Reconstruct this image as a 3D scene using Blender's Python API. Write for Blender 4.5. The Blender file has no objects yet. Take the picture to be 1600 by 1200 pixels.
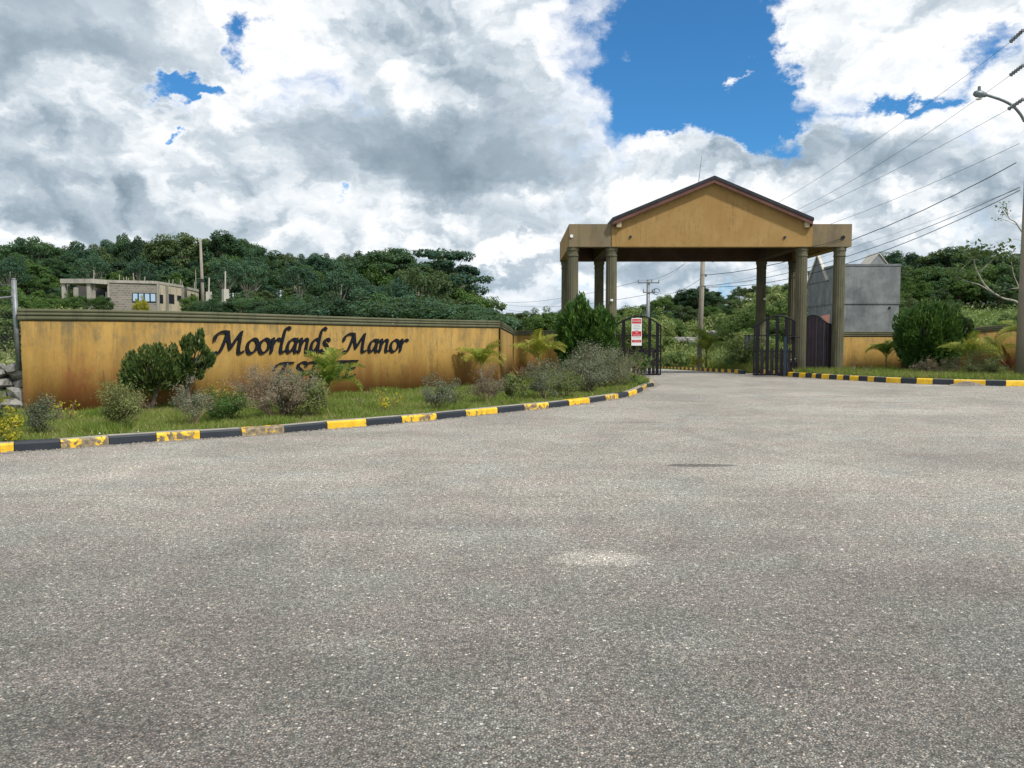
import bpy, math, random
import numpy as np
from mathutils import Vector, Matrix, noise as mnoise
random.seed(7); RNG = np.random.default_rng(11)
S = bpy.context.scene
C = S.collection
PI = math.pi

# ------------------------------------------------------------------ camera
EYE = 1.6; FPX = 1202.0; HORIZON = 532.0
PITCH = math.atan((600 - HORIZON) / FPX)
cam_d = bpy.data.cameras.new('camera'); cam = bpy.data.objects.new('camera', cam_d); C.objects.link(cam)
cam.location = (0, 0, EYE); cam.rotation_euler = (PI/2 - PITCH, 0, 0)
cam_d.sensor_width = 36; cam_d.lens = 36*FPX/1600; cam_d.clip_start = .05; cam_d.clip_end = 3000
S.camera = cam
SUN_DIR = Vector((.66, -.62, 1.15)).normalized()       # towards the sun
SUN_STRENGTH = 3.0; SUN_ANGLE = 4.0
SKY_STRENGTH = .1
S.view_settings.view_transform = 'Standard'; S.view_settings.look = 'None'
S.view_settings.exposure = 0.3; S.view_settings.gamma = 1.0; S.view_settings.use_curve_mapping = False
S.render.engine = 'CYCLES'
try:
    S.cycles.use_denoising = True; S.cycles.denoiser = 'OPENIMAGEDENOISE'
    S.cycles.max_bounces = 5; S.cycles.diffuse_bounces = 3; S.cycles.glossy_bounces = 2
    S.cycles.transmission_bounces = 3; S.cycles.transparent_max_bounces = 6
except Exception: pass

# ------------------------------------------------------------------ node helpers
class NT:
    def __init__(s, tree): s.t = tree; s.n = tree.nodes; s.l = tree.links
    def node(s, kind, **kw):
        n = s.n.new(kind)
        for k, v in kw.items(): setattr(n, k, v)
        return n
    def put(s, sock, v):
        if isinstance(v, bpy.types.NodeSocket): s.l.new(v, sock)
        elif v is not None:
            try: sock.default_value = v
            except Exception: sock.default_value = (v, v, v, 1) if len(sock.default_value) == 4 else (v, v, v)
    def m(s, op, a, b=None, c=None, clamp=False):
        n = s.node('ShaderNodeMath', operation=op, use_clamp=clamp)
        s.put(n.inputs[0], a)
        if b is not None: s.put(n.inputs[1], b)
        if c is not None: s.put(n.inputs[2], c)
        return n.outputs[0]
    def v(s, op, a, b=None, scale=None):
        n = s.node('ShaderNodeVectorMath', operation=op)
        s.put(n.inputs[0], a)
        if b is not None: s.put(n.inputs[1], b)
        if scale is not None: s.put(n.inputs['Scale'], scale)
        return n.outputs['Value'] if op in ('DOT_PRODUCT', 'LENGTH', 'DISTANCE') else n.outputs[0]
    def sep(s, a):
        n = s.node('ShaderNodeSeparateXYZ'); s.put(n.inputs[0], a); return n.outputs
    def comb(s, x=0., y=0., z=0.):
        n = s.node('ShaderNodeCombineXYZ'); s.put(n.inputs[0], x); s.put(n.inputs[1], y); s.put(n.inputs[2], z); return n.outputs[0]
    def noise(s, vec, scale, detail=3., rough=.5, dist=0., color=False):
        n = s.node('ShaderNodeTexNoise'); s.put(n.inputs['Vector'], vec); s.put(n.inputs['Scale'], scale)
        s.put(n.inputs['Detail'], detail); s.put(n.inputs['Roughness'], rough); s.put(n.inputs['Distortion'], dist)
        return n.outputs['Color'] if color else n.outputs['Fac']
    def vor(s, vec, scale, feature='F1', rnd=1., out='Distance', detail=0.):
        n = s.node('ShaderNodeTexVoronoi', feature=feature); s.put(n.inputs['Vector'], vec); s.put(n.inputs['Scale'], scale)
        s.put(n.inputs['Randomness'], rnd)
        if detail: s.put(n.inputs['Detail'], detail)
        return n.outputs[out]
    def ss(s, x, a, b, lo=0., hi=1.):
        n = s.node('ShaderNodeMapRange', interpolation_type='SMOOTHSTEP')
        s.put(n.inputs[0], x); s.put(n.inputs[1], a); s.put(n.inputs[2], b); s.put(n.inputs[3], lo); s.put(n.inputs[4], hi)
        return n.outputs[0]
    def mix(s, f, a, b, mode='MIX'):
        n = s.node('ShaderNodeMix', data_type='RGBA', blend_type=mode)
        s.put(n.inputs[0], f)
        for sock, v in ((n.inputs[6], a), (n.inputs[7], b)):
            if isinstance(v, tuple) and len(v) == 3: v = v + (1,)
            s.put(sock, v)
        return n.outputs[2]
    def ramp(s, f, stops):
        n = s.node('ShaderNodeValToRGB'); s.put(n.inputs[0], f)
        e = n.color_ramp.elements
        e[0].position, e[0].color = stops[0][0], tuple(stops[0][1]) + (1,)
        e[1].position, e[1].color = stops[-1][0], tuple(stops[-1][1]) + (1,)
        for p, c in stops[1:-1]:
            x = e.new(p); x.color = tuple(c) + (1,)
        return n.outputs[0]

# ------------------------------------------------------------------ world
def pix_dir(px, py):
    cx, cy = (px-800)/FPX, (600-py)/FPX
    return Vector((cx, math.cos(PITCH)+cy*math.sin(PITCH), -math.sin(PITCH)+cy*math.cos(PITCH)))
def azel(px, py):
    d = pix_dir(px, py).normalized(); return math.atan2(d.x, d.y), math.asin(d.z)

def build_world():
    w = bpy.data.worlds.new('World'); S.world = w; w.use_nodes = True
    k = NT(w.node_tree)
    for n in list(k.n): k.n.remove(n)
    out = k.node('ShaderNodeOutputWorld'); bg = k.node('ShaderNodeBackground')
    k.l.new(bg.outputs[0], out.inputs[0]); bg.inputs[1].default_value = SKY_STRENGTH
    sky = k.node('ShaderNodeTexSky', sky_type='NISHITA'); sky.sun_disc = False
    sky.sun_elevation = math.asin(SUN_DIR.z); sky.sun_rotation = math.atan2(SUN_DIR.x, SUN_DIR.y)
    sky.ozone_density = 3.0; sky.dust_density = .6; sky.air_density = 1.0; sky.altitude = 300
    tc = k.node('ShaderNodeTexCoord'); D = tc.outputs['Generated']
    x, y, z = k.sep(D)
    az = k.m('ARCTAN2', x, y); el = k.m('ARCSINE', z)
    A = k.comb(az, k.m('MULTIPLY', el, 1.45), 0.)                      # angular coordinates of the cloud deck
    def noise2(vec, scale, detail, rough, color=False):
        n = k.node('ShaderNodeTexNoise', noise_dimensions='2D'); k.put(n.inputs['Vector'], vec); n.inputs['Scale'].default_value = scale
        n.inputs['Detail'].default_value = detail; n.inputs['Roughness'].default_value = rough
        return n.outputs['Color' if color else 'Fac']
    def puff2(vec):
        n = k.node('ShaderNodeTexVoronoi', feature='F1', voronoi_dimensions='2D'); k.put(n.inputs['Vector'], vec)
        n.inputs['Scale'].default_value = 15.; n.inputs['Detail'].default_value = 2.; n.inputs['Roughness'].default_value = .6
        return n.outputs['Distance']
    wn = k.v('SUBTRACT', noise2(A, 4., 7., .66, True), (.5, .5, .5))
    AW = k.v('ADD', A, k.v('SCALE', wn, scale=.09))
    WP = k.v('ADD', k.comb(az, el, 0.), k.v('SCALE', k.v('MULTIPLY', wn, (1., 1., 0.)), scale=.24))
    def blobs(lst):
        tot = None
        for (px, py, rx, ry, amp) in lst:
            a0, e0 = azel(px, py)
            q = k.v('MULTIPLY', k.v('SUBTRACT', WP, (a0, e0, 0.)), (FPX/rx, FPX/ry, 0.))
            g = k.m('POWER', .36788, k.v('DOT_PRODUCT', q, q))
            tot = k.m('MULTIPLY', g, amp) if tot is None else k.m('MULTIPLY_ADD', g, amp, tot)
        return tot
    holes = blobs(HOLES)
    sh = blobs(SHADE)
    def density(vec):
        return k.m('ADD', k.m('MULTIPLY_ADD', noise2(vec, 3.1, 10., .64), 1.75, -.30), k.m('MULTIPLY', puff2(vec), -.20))
    dens = density(AW)
    cov = k.m('SUBTRACT', dens, k.m('MULTIPLY', holes, .86))
    alpha = k.ss(cov, -.22, .26)
    AS = k.v('ADD', A, k.v('SCALE', wn, scale=.16))
    def body(vec): return k.m('ADD', k.m('MULTIPLY', noise2(vec, 4.2, 6., .54), .80), k.m('MULTIPLY', puff2(vec), -.10))
    slope = k.m('SUBTRACT', body(AS), body(k.v('ADD', AS, (.012, .042, 0.))))
    soft = k.m('SUBTRACT', noise2(A, 2.6, 2., .5), .5)
    calm = k.ss(sh, -.75, .25, .45, 1.5)                                # broad cloud bases are smooth, sunlit heads are rough
    br = k.m('MULTIPLY_ADD', k.m('MULTIPLY', slope, calm), 1.75, .80)
    br = k.m('MULTIPLY_ADD', sh, .36, br)
    br = k.m('MULTIPLY_ADD', soft, -.55, br)
    br = k.m('MULTIPLY_ADD', k.ss(cov, .30, .06), .20, br)
    col = k.ramp(br, [(0., (.17, .235, .30)), (.25, (.25, .325, .40)), (.50, (.40, .49, .57)), (.70, (.62, .70, .77)), (.86, (.88, .93, .97)), (1., (1.08, 1.09, 1.10))])
    lum = k.v('SCALE', col, scale=.80/SKY_STRENGTH)
    low = k.ss(el, .0, .13, 1., 0.)
    haze = tuple(c/SKY_STRENGTH for c in (.42, .53, .66)) + (1.,)
    lum = k.mix(k.m('MULTIPLY', low, .4), lum, haze)
    tint = k.mix(k.ss(el, -.02, .16, .75, 0.), k.mix(1., sky.outputs[0], SKY_TINT, 'MULTIPLY'), tuple(c/SKY_STRENGTH for c in (.17, .38, .66)) + (1.,))
    final = k.mix(alpha, tint, lum)
    k.l.new(k.mix(k.ss(z, -.02, .0), (2., 2., 1.8, 1.), final), bg.inputs[0])
    w.cycles.sampling_method = 'MANUAL'; w.cycles.sample_map_resolution = 256
SKY_TINT = (.37, .86, 1.16, 1.)
HOLES = [(1095, 38, 16, 10, -.55), (1158, 95, 12, 26, -.55), (1200, 92, 34, 7, -.5), (1165, 110, 40, 55, -.35), (1070, 70, 125, 95, 1.0), (1010, 130, 80, 50, .6), (1150, 175, 85, 50, .9), (1120, 20, 110, 60, .8), (1215, 55, 45, 60, .5),
         (1185, 235, 40, 48, 1.0), (1165, 205, 50, 40, .5), (330, 150, 26, 12, .5), (262, 130, 62, 22, .95), (338, 138, 24, 16, .55), (372, 22, 30, 36, .75), (305, 232, 14, 9, .7), (525, 327, 20, 12, .65),
         (1475, 170, 85, 13, .62), (1545, 60, 30, 60, .50), (1250, 100, 25, 45, .30), (1020, 195, 40, 14, .42), (1235, 205, 25, 30, .5),
         (1590, 20, 40, 40, .4), (905, 462, 120, 10, .30), (1150, 452, 120, 9, .22)]
SHADE = [(130, 40, 200, 70, -.85), (720, 245, 190, 60, -1.0), (520, 215, 110, 45, -.5), (760, 290, 130, 40, -.45), (850, 170, 50, 90, -.2), (120, 250, 140, 50, -.35),
         (60, 325, 120, 30, -.25), (600, 90, 90, 60, -.3), (800, 425, 190, 18, -.6), (790, 30, 60, 60, -.35), (480, 330, 90, 30, -.2),
         (400, 90, 50, 55, .65), (640, 110, 40, 50, .4), (890, 60, 55, 120, .55), (340, 185, 60, 30, .4), (100, 215, 40, 20, .5), (1110, 300, 140, 60, .3),
         (150, 350, 50, 20, .6), (720, 392, 90, 13, .8), (1400, 195, 150, 30, .45), (1290, 60, 70, 70, -.2), (1300, 250, 80, 40, -.25), (1480, 300, 120, 40, -.25),
         (1450, 350, 110, 20, .45), (1500, 385, 120, 14, -.35), (1000, 240, 60, 50, .35), (350, 290, 150, 30, .15), (880, 450, 160, 10, .3)]
build_world()

sun_d = bpy.data.lights.new('sun', 'SUN'); sun = bpy.data.objects.new('sun', sun_d); C.objects.link(sun)
sun_d.energy = SUN_STRENGTH; sun_d.angle = math.radians(SUN_ANGLE); sun_d.color = (1, .955, .88)
sun.rotation_euler = SUN_DIR.to_track_quat('Z', 'Y').to_euler(); sun.location = (20, -20, 40)
#@@SKYONLY

# ------------------------------------------------------------------ geometry helpers
def at(px, py, Y):
    d = pix_dir(px, py); return Vector((0, 0, EYE)) + d*(Y/d.y)
def on(px, py, z=0.):
    d = pix_dir(px, py); return Vector((0, 0, EYE)) + d*((z-EYE)/d.z)
def z_at(py, Y): return at(800, py, Y).z
def x_at(px, Y): return (px-800)/FPX*Y / (math.cos(PITCH))      # close enough near the horizon

def tag(o, label=None, cat=None, group=None, kind=None):
    if label: o['label'] = label
    if cat: o['category'] = cat
    if group: o['group'] = group
    if kind: o['kind'] = kind
    return o
def empty(name, loc=(0, 0, 0), rz=0., label=None, cat=None, group=None, kind=None):
    o = bpy.data.objects.new(name, None); C.objects.link(o); o.location = loc; o.rotation_euler = (0, 0, rz)
    o.empty_display_size = .2
    return tag(o, label, cat, group, kind)
def link(name, me, parent=None, mat=None):
    o = bpy.data.objects.new(name, me); C.objects.link(o)
    if mat is not None and not me.materials: me.materials.append(mat)
    if parent is not None: o.parent = parent
    return o
def np_mesh(name, V, F, smooth=False):
    V = np.asarray(V, dtype=np.float32).reshape(-1, 3); F = np.asarray(F, dtype=np.int32)
    me = bpy.data.meshes.new(name); n, kf = F.shape
    me.vertices.add(len(V)); me.vertices.foreach_set('co', V.ravel())
    me.loops.add(n*kf); me.loops.foreach_set('vertex_index', F.ravel())
    me.polygons.add(n); me.polygons.foreach_set('loop_start', np.arange(0, n*kf, kf, dtype=np.int32))
    if smooth: me.polygons.foreach_set('use_smooth', np.ones(n, dtype=bool))
    me.update(calc_edges=True); return me
class MB:
    def __init__(s): s.v = []; s.f = []
    def box(s, x0, x1, y0, y1, z0, z1, M=None):
        b = len(s.v)
        P = [Vector(p) for p in ((x0,y0,z0),(x1,y0,z0),(x1,y1,z0),(x0,y1,z0),(x0,y0,z1),(x1,y0,z1),(x1,y1,z1),(x0,y1,z1))]
        if M: P = [M @ p for p in P]
        s.v += P; s.f += [tuple(b+i for i in q) for q in ((3,2,1,0),(4,5,6,7),(0,1,5,4),(1,2,6,5),(2,3,7,6),(3,0,4,7))]; return s
    def poly_prism(s, pts, y0, y1, M=None):           # outline in xz, pushed along y
        b = len(s.v); n = len(pts)
        P = [Vector((x, y0, z)) for x, z in pts] + [Vector((x, y1, z)) for x, z in pts]
        if M: P = [M @ p for p in P]
        s.v += P; s.f.append(tuple(b+i for i in range(n))); s.f.append(tuple(b+n+i for i in reversed(range(n))))
        for i in range(n):
            j = (i+1) % n; s.f.append((b+j, b+i, b+n+i, b+n+j))
        return s
    def plan_prism(s, pts, z0, z1):                   # outline in xy, pushed up
        b = len(s.v); n = len(pts)
        s.v += [Vector((x, y, z0)) for x, y in pts] + [Vector((x, y, z1)) for x, y in pts]
        s.f.append(tuple(b+i for i in reversed(range(n)))); s.f.append(tuple(b+n+i for i in range(n)))
        for i in range(n):
            j = (i+1) % n; s.f.append((b+i, b+j, b+n+j, b+n+i))
        return s
    def tube(s, pts, rad, n=6, cap=True):
        pts = [Vector(p) for p in pts]
        if not isinstance(rad, (list, tuple)): rad = [rad]*len(pts)
        b0 = len(s.v); up = None
        for i, p in enumerate(pts):
            t = (pts[min(i+1, len(pts)-1)] - pts[max(i-1, 0)])
            t = t.normalized() if t.length > 1e-9 else Vector((0, 0, 1))
            if up is None:
                up = Vector((0, 0, 1)) if abs(t.z) < .9 else Vector((1, 0, 0))
            a = t.cross(up); a = a.normalized() if a.length > 1e-6 else t.orthogonal().normalized()
            c = a.cross(t).normalized(); up = c
            for j in range(n):
                th = 2*PI*j/n; s.v.append(p + (a*math.cos(th) + c*math.sin(th))*rad[i])
        for i in range(len(pts)-1):
            for j in range(n):
                k2 = (j+1) % n; s.f.append((b0+i*n+j, b0+i*n+k2, b0+(i+1)*n+k2, b0+(i+1)*n+j))
        if cap:
            s.f.append(tuple(b0+j for j in reversed(range(n)))); e = b0+(len(pts)-1)*n; s.f.append(tuple(e+j for j in range(n)))
        return s
    def lathe(s, prof, n=20, flute=0., nf=0, x=0., y=0.):
        b = len(s.v)
        for r, z, fl in prof:
            for j in range(n):
                th = 2*PI*j/n
                rr = r*(1 - (flute if (fl and nf and (j % (n//nf)) >= (n//nf)/2) else 0))
                s.v.append(Vector((x+rr*math.cos(th), y+rr*math.sin(th), z)))
        for i in range(len(prof)-1):
            for j in range(n):
                k2 = (j+1) % n; s.f.append((b+i*n+j, b+i*n+k2, b+(i+1)*n+k2, b+(i+1)*n+j))
        s.f.append(tuple(b+j for j in reversed(range(n)))); e = b+(len(prof)-1)*n; s.f.append(tuple(e+j for j in range(n)))
        return s
    def mesh(s, name, smooth=False):
        me = bpy.data.meshes.new(name); me.from_pydata([tuple(p) for p in s.v], [], s.f)
        if smooth: me.polygons.foreach_set('use_smooth', [True]*len(me.polygons))
        me.update(); return me
    def build(s, name, mat, parent=None, smooth=False, bevel=0.):
        o = link(name, s.mesh(name, smooth), parent, mat)
        if bevel:
            b = o.modifiers.new('bevel', 'BEVEL'); b.width = bevel; b.segments = 1; b.limit_method = 'ANGLE'
        return o
def catmull(P, n=8, closed=False):
    P = [Vector(p) for p in P]; out = []
    m = len(P); rng = range(m if closed else m-1)
    for i in rng:
        if closed: a, b, c, d = P[(i-1) % m], P[i], P[(i+1) % m], P[(i+2) % m]
        else:
            b, c = P[i], P[i+1]; a = P[i-1] if i else b*2-c; d = P[i+2] if i+2 < m else c*2-b
        for j in range(n):
            t = j/n
            out.append(.5*((2*b) + (c-a)*t + (2*a-5*b+4*c-d)*t*t + (-a+3*b-3*c+d)*t**3))
    if not closed: out.append(P[-1])
    return out

# ------------------------------------------------------------------ materials
MATS = {}
def mat(name):
    m = bpy.data.materials.new(name); m.use_nodes = True; k = NT(m.node_tree)
    b = k.n['Principled BSDF']; MATS[name] = m
    return m, k, b
def bump(k, b, h, strength=.4, dist=.01):
    n = k.node('ShaderNodeBump'); k.put(n.inputs['Height'], h); n.inputs['Strength'].default_value = strength
    n.inputs['Distance'].default_value = dist; k.l.new(n.outputs[0], b.inputs['Normal'])
def plain(name, col, rough=.6, metal=0., var=.15, scale=8., bmp=.1):
    m, k, b = mat(name); P = k.node('ShaderNodeTexCoord').outputs['Object']
    n = k.noise(P, scale, 5., .6)
    c = k.mix(k.ss(n, .3, .7), tuple(x*(1-var) for x in col), tuple(min(1, x*(1+var)) for x in col))
    k.put(b.inputs['Base Color'], c); b.inputs['Roughness'].default_value = rough; b.inputs['Metallic'].default_value = metal
    b.inputs['Specular IOR Level'].default_value = .25
    if bmp: bump(k, b, k.noise(P, scale*6, 4., .6), bmp, .005)
    return m
def leafy(name, stops, rough=.55, trans=.25, var_scale=.6, spread=1.):
    """foliage: colour by leaf, by plant and by soft patches; some light passes through"""
    m, k, b = mat(name)
    geo = k.node('ShaderNodeNewGeometry'); info = k.node('ShaderNodeObjectInfo'); tc = k.node('ShaderNodeTexCoord')
    f = k.m('ADD', k.m('MULTIPLY', geo.outputs['Random Per Island'], .5*spread), k.m('MULTIPLY', k.noise(geo.outputs['Position'], var_scale, 3.), .6))
    f = k.m('ADD', f, k.m('MULTIPLY', k.m('SUBTRACT', info.outputs['Random'], .5), .5*spread), clamp=True)
    c = k.ramp(f, stops)
    k.put(b.inputs['Base Color'], c); b.inputs['Roughness'].default_value = rough; b.inputs['Specular IOR Level'].default_value = .3
    if trans:
        tr = k.node('ShaderNodeBsdfTranslucent'); k.put(tr.inputs[0], k.mix(.5, c, (.25, .35, .05, 1), 'MIX'))
        mx = k.node('ShaderNodeMixShader'); mx.inputs[0].default_value = trans
        k.l.new(b.outputs[0], mx.inputs[1]); k.l.new(tr.outputs[0], mx.inputs[2]); k.l.new(mx.outputs[0], k.n['Material Output'].inputs[0])
    return m
def asphalt():
    m, k, b = mat('asphalt'); P = k.node('ShaderNodeNewGeometry').outputs['Position']
    x, y, z = k.sep(P)
    cell = k.vor(P, 84., out='Color'); r, g, bl = k.sep(cell)
    cell2 = k.vor(P, 165., out='Color'); r2, g2, b2 = k.sep(cell2)
    d1 = k.vor(P, 84.)
    stone = k.m('MULTIPLY', k.m('POWER', r, 1.8), k.ss(d1, .62, .30))
    v = k.m('ADD', .052, k.m('ADD', k.m('MULTIPLY', stone, .40), k.m('MULTIPLY', k.m('POWER', r2, 2.), .17)))
    v = k.m('ADD', v, k.m('MULTIPLY', k.m('GREATER_THAN', g, .991), .40))
    big = k.noise(P, .35, 5., .6, .6); mid = k.noise(P, 2.2, 4., .6); strk = k.noise(k.v('MULTIPLY', P, (.25, 1.5, 1.)), 1., 4., .6, .4)
    v = k.m('MULTIPLY', v, k.m('ADD', .50, k.m('MULTIPLY', big, 1.0)))
    v = k.m('MULTIPLY', v, k.ss(k.noise(P, 26., 3., .7), .30, .70, .68, 1.34))
    v = k.m('MULTIPLY', v, k.m('ADD', .72, k.m('MULTIPLY', mid, .56)))
    v = k.m('MULTIPLY', v, k.m('ADD', .82, k.m('MULTIPLY', strk, .36)))
    v = k.m('MULTIPLY', v, k.ss(y, 2.4, 9.0, .98, 1.85))          # grazing-angle sheen painted into the colour: paler away from the camera
    def spot(cx, cy, rx, ry, soft, amp, sharp=False):
        nonlocal v
        wv = k.m('MULTIPLY', k.m('SUBTRACT', k.noise(P, 3. if sharp else 1.6, 5., .65), .5), 1.6)
        q = k.m('ADD', k.m('POWER', k.m('DIVIDE', k.m('SUBTRACT', x, cx), rx), 2.), k.m('POWER', k.m('DIVIDE', k.m('SUBTRACT', y, cy), ry), 2.))
        g_ = k.ss(k.m('ADD', q, wv), 1., 1.-soft)
        v = k.m('MULTIPLY', v, k.m('ADD', 1., k.m('MULTIPLY', g_, amp)))
    p = on(1095, 727); spot(p.x, p.y, .48, .13, .25, -.58, True)
    p = on(940, 872); spot(p.x, p.y, .46, .26, .9, .70)
    p = on(560, 1010); spot(p.x, p.y, .5, .22, 1.2, .22)
    p = on(1130, 1010); spot(p.x, p.y, .7, .2, 1.2, .15)
    p = on(1380, 640); spot(p.x, p.y, 4.5, 1.6, .9, .12)
    p = on(60, 1130); spot(p.x, p.y, .9, .35, 1.2, -.25)
    p = on(980, 660); spot(p.x, p.y, .9, .2, .4, -.22, True)
    hue = k.noise(P, .9, 3., .6)
    warm = k.ramp(hue, [(.32, (1.0, 1.0, .91)), (.5, (1.04, .99, .87)), (.62, (1.07, .97, .88)), (.75, (1.03, 1.01, .82))])
    seam = k.m('ABSOLUTE', k.m('SUBTRACT', k.m('ADD', y, k.m('MULTIPLY', k.noise(k.v('MULTIPLY', P, (.5, .5, .5)), 1.2, 4., .6), .9)), 8.3))
    arc = k.m('ABSOLUTE', k.m('SUBTRACT', k.v('LENGTH', k.v('SUBTRACT', P, (9.5, 13.5, 0.))), 6.4))
    v = k.m('MULTIPLY', v, k.m('SUBTRACT', 1., k.m('ADD', k.m('MULTIPLY', k.ss(seam, .05, .01), .16), k.m('MULTIPLY', k.ss(arc, .16, .02), .10))))
    c = k.mix(1., warm, k.comb(v, v, v), 'MULTIPLY')
    c = k.mix(k.m('MULTIPLY', k.m('GREATER_THAN', bl, .80), .35), c, k.mix(1., c, (1.25, .95, .80), 'MULTIPLY'))
    k.put(b.inputs['Base Color'], c); b.inputs['Roughness'].default_value = .72
    k.put(b.inputs['Roughness'], k.m('ADD', .6, k.m('MULTIPLY', g, .3)))
    bump(k, b, k.m('ADD', k.m('MULTIPLY', k.ss(d1, .6, .1), r), k.m('MULTIPLY', r2, .3)), 1., .009)
    return m
def ochre(name, cols, streak=1., rust=1., mould=1.):
    m, k, b = mat(name); P = k.node('ShaderNodeNewGeometry').outputs['Position']; x, y, z = k.sep(P)
    n1 = k.noise(k.v('MULTIPLY', P, (1.5, 1.5, .25)), 1.4, 7., .68, .5)
    n2 = k.m('ADD', k.m('MULTIPLY', k.noise(k.v('MULTIPLY', P, (5., 5., .6)), 1.5, 6., .75, .6), .62), k.m('MULTIPLY', k.noise(P, 3.2, 6., .72, .5), .38))
    n3 = k.noise(P, 1.1, 5., .6, .3)
    c = k.mix(k.ss(n3, .3, .7), cols[0], cols[1])
    c = k.mix(k.m('MULTIPLY', k.ss(n1, .44, .68), .55*streak), c, cols[2])
    gate_ = k.ss(k.noise(k.v('MULTIPLY', P, (.55, .55, .3)), 1., 4., .6, .8), .35, .65)
    c = k.mix(k.m('MULTIPLY', k.m('MULTIPLY', k.ss(n2, .48, .66), gate_), .75*streak), c, (.15, .105, .040))
    c = k.mix(k.m('MULTIPLY', k.ss(k.noise(P, 5., 6., .7, .5), .52, .72), .35*streak), c, (.17, .12, .045))
    if mould:      # grey-green growth running down from the coping
        top = k.ss(z, 1.0, 2.1); c = k.mix(k.m('MULTIPLY', k.m('MULTIPLY', top, k.ss(n2, .40, .66)), .75*mould), c, (.115, .10, .055))
    if rust:       # red soil splashed and wicked up the foot of the wall
        foot = k.m('MULTIPLY', k.ss(k.m('ADD', z, k.m('MULTIPLY', n1, -1.9)), .10, -.85), k.ss(x, 2., 8., 1., .3)); c = k.mix(k.m('MULTIPLY', foot, .80*rust), c, (.26, .105, .035))
        px_ = on(115, 640, .2)
        q = k.m('MULTIPLY', k.ss(k.m('ADD', k.m('ABSOLUTE', k.m('SUBTRACT', x, -9.05)), k.m('MULTIPLY', k.m('SUBTRACT', n2, .5), 1.2)), .85, .1), k.ss(k.m('ADD', z, k.m('MULTIPLY', n1, -1.2)), 1.0, -.1))
        q = k.m('MULTIPLY', q, k.ss(k.noise(k.v('MULTIPLY', P, (1., 1., .5)), 7., 6., .72), .30, .62))
        c = k.mix(k.m('MULTIPLY', q, .85*rust), c, (.27, .080, .030))
    c = k.mix(k.m('MULTIPLY', k.ss(k.noise(P, 22., 4., .7), .60, .80), .35), c, (.55, .42, .22))
    k.put(b.inputs['Base Color'], c); b.inputs['Roughness'].default_value = .85; b.inputs['Specular IOR Level'].default_value = .25
    bump(k, b, k.noise(P, 45., 5., .7), .55, .008)
    return m
def concrete(name, c0, c1, c2, stain=.6, scale=1., bmp=.4):
    m, k, b = mat(name); P = k.node('ShaderNodeNewGeometry').outputs['Position']
    n1 = k.noise(P, 1.3*scale, 7., .65, .4); n2 = k.noise(k.v('MULTIPLY', P, (3., 3., .5)), 1.2*scale, 5., .7)
    n3 = k.noise(P, 9.*scale, 5., .6)
    c = k.mix(k.ss(n1, .32, .68), c0, c1); c = k.mix(k.m('MULTIPLY', k.ss(n2, .48, .70), stain), c, c2)
    c = k.mix(k.m('MULTIPLY', k.ss(n3, .3, .7), .25), c, c1)
    k.put(b.inputs['Base Color'], c); b.inputs['Roughness'].default_value = .88; b.inputs['Specular IOR Level'].default_value = .25
    bump(k, b, k.noise(P, 30.*scale, 5., .7), bmp, .01); return m
def kerb_yellow():
    m, k, b = mat('kerb_yellow_paint'); P = k.node('ShaderNodeNewGeometry').outputs['Position']; x, y, z = k.sep(P)
    info = k.node('ShaderNodeObjectInfo').outputs['Random']
    n = k.noise(P, 7., 6., .68, .4)
    lim = k.m('ADD', k.m('ADD', .36, k.m('MULTIPLY', info, .22)), k.ss(x, 5., 9., 0., -.22))
    lim = k.m('ADD', lim, k.ss(z, .12, .02, -.02, .03))
    chip = k.ss(n, k.m('SUBTRACT', lim, .008), k.m('ADD', lim, .008))
    bare = k.mix(k.ss(k.noise(P, 14., 4., .6), .35, .65), (.135, .105, .065), (.30, .235, .14))
    paint = k.mix(k.ss(k.noise(P, 5., 4.), .3, .7), (.66, .39, .012), (.82, .52, .03))
    k.put(b.inputs['Base Color'], k.mix(chip, bare, paint)); b.inputs['Roughness'].default_value = .6
    bump(k, b, k.m('ADD', chip, k.m('MULTIPLY', k.noise(P, 60., 3.), .4)), .6, .006); return m
def kerb_black():
    m, k, b = mat('kerb_black_paint'); P = k.node('ShaderNodeNewGeometry').outputs['Position']
    n = k.noise(P, 9., 5., .7, .3)
    c = k.mix(k.ss(n, .70, .735), (.012, .018, .028), (.20, .17, .14))
    c = k.mix(k.m('MULTIPLY', k.ss(k.noise(P, 2.5, 4.), .4, .7), .3), c, (.035, .045, .055))
    k.put(b.inputs['Base Color'], c); b.inputs['Roughness'].default_value = .55; bump(k, b, k.noise(P, 40., 4.), .5, .006); return m
def soil(name, stops, scale=1.):
    m, k, b = mat(name); P = k.node('ShaderNodeNewGeometry').outputs['Position']
    f = k.m('ADD', k.m('MULTIPLY', k.noise(P, .8*scale, 6., .6), .6), k.m('MULTIPLY', k.noise(P, 14.*scale, 5., .7), .4))
    k.put(b.inputs['Base Color'], k.ramp(f, stops)); b.inputs['Roughness'].default_value = .95; b.inputs['Specular IOR Level'].default_value = .1
    bump(k, b, k.noise(P, 20.*scale, 5., .7), .8, .03); return m

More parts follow.
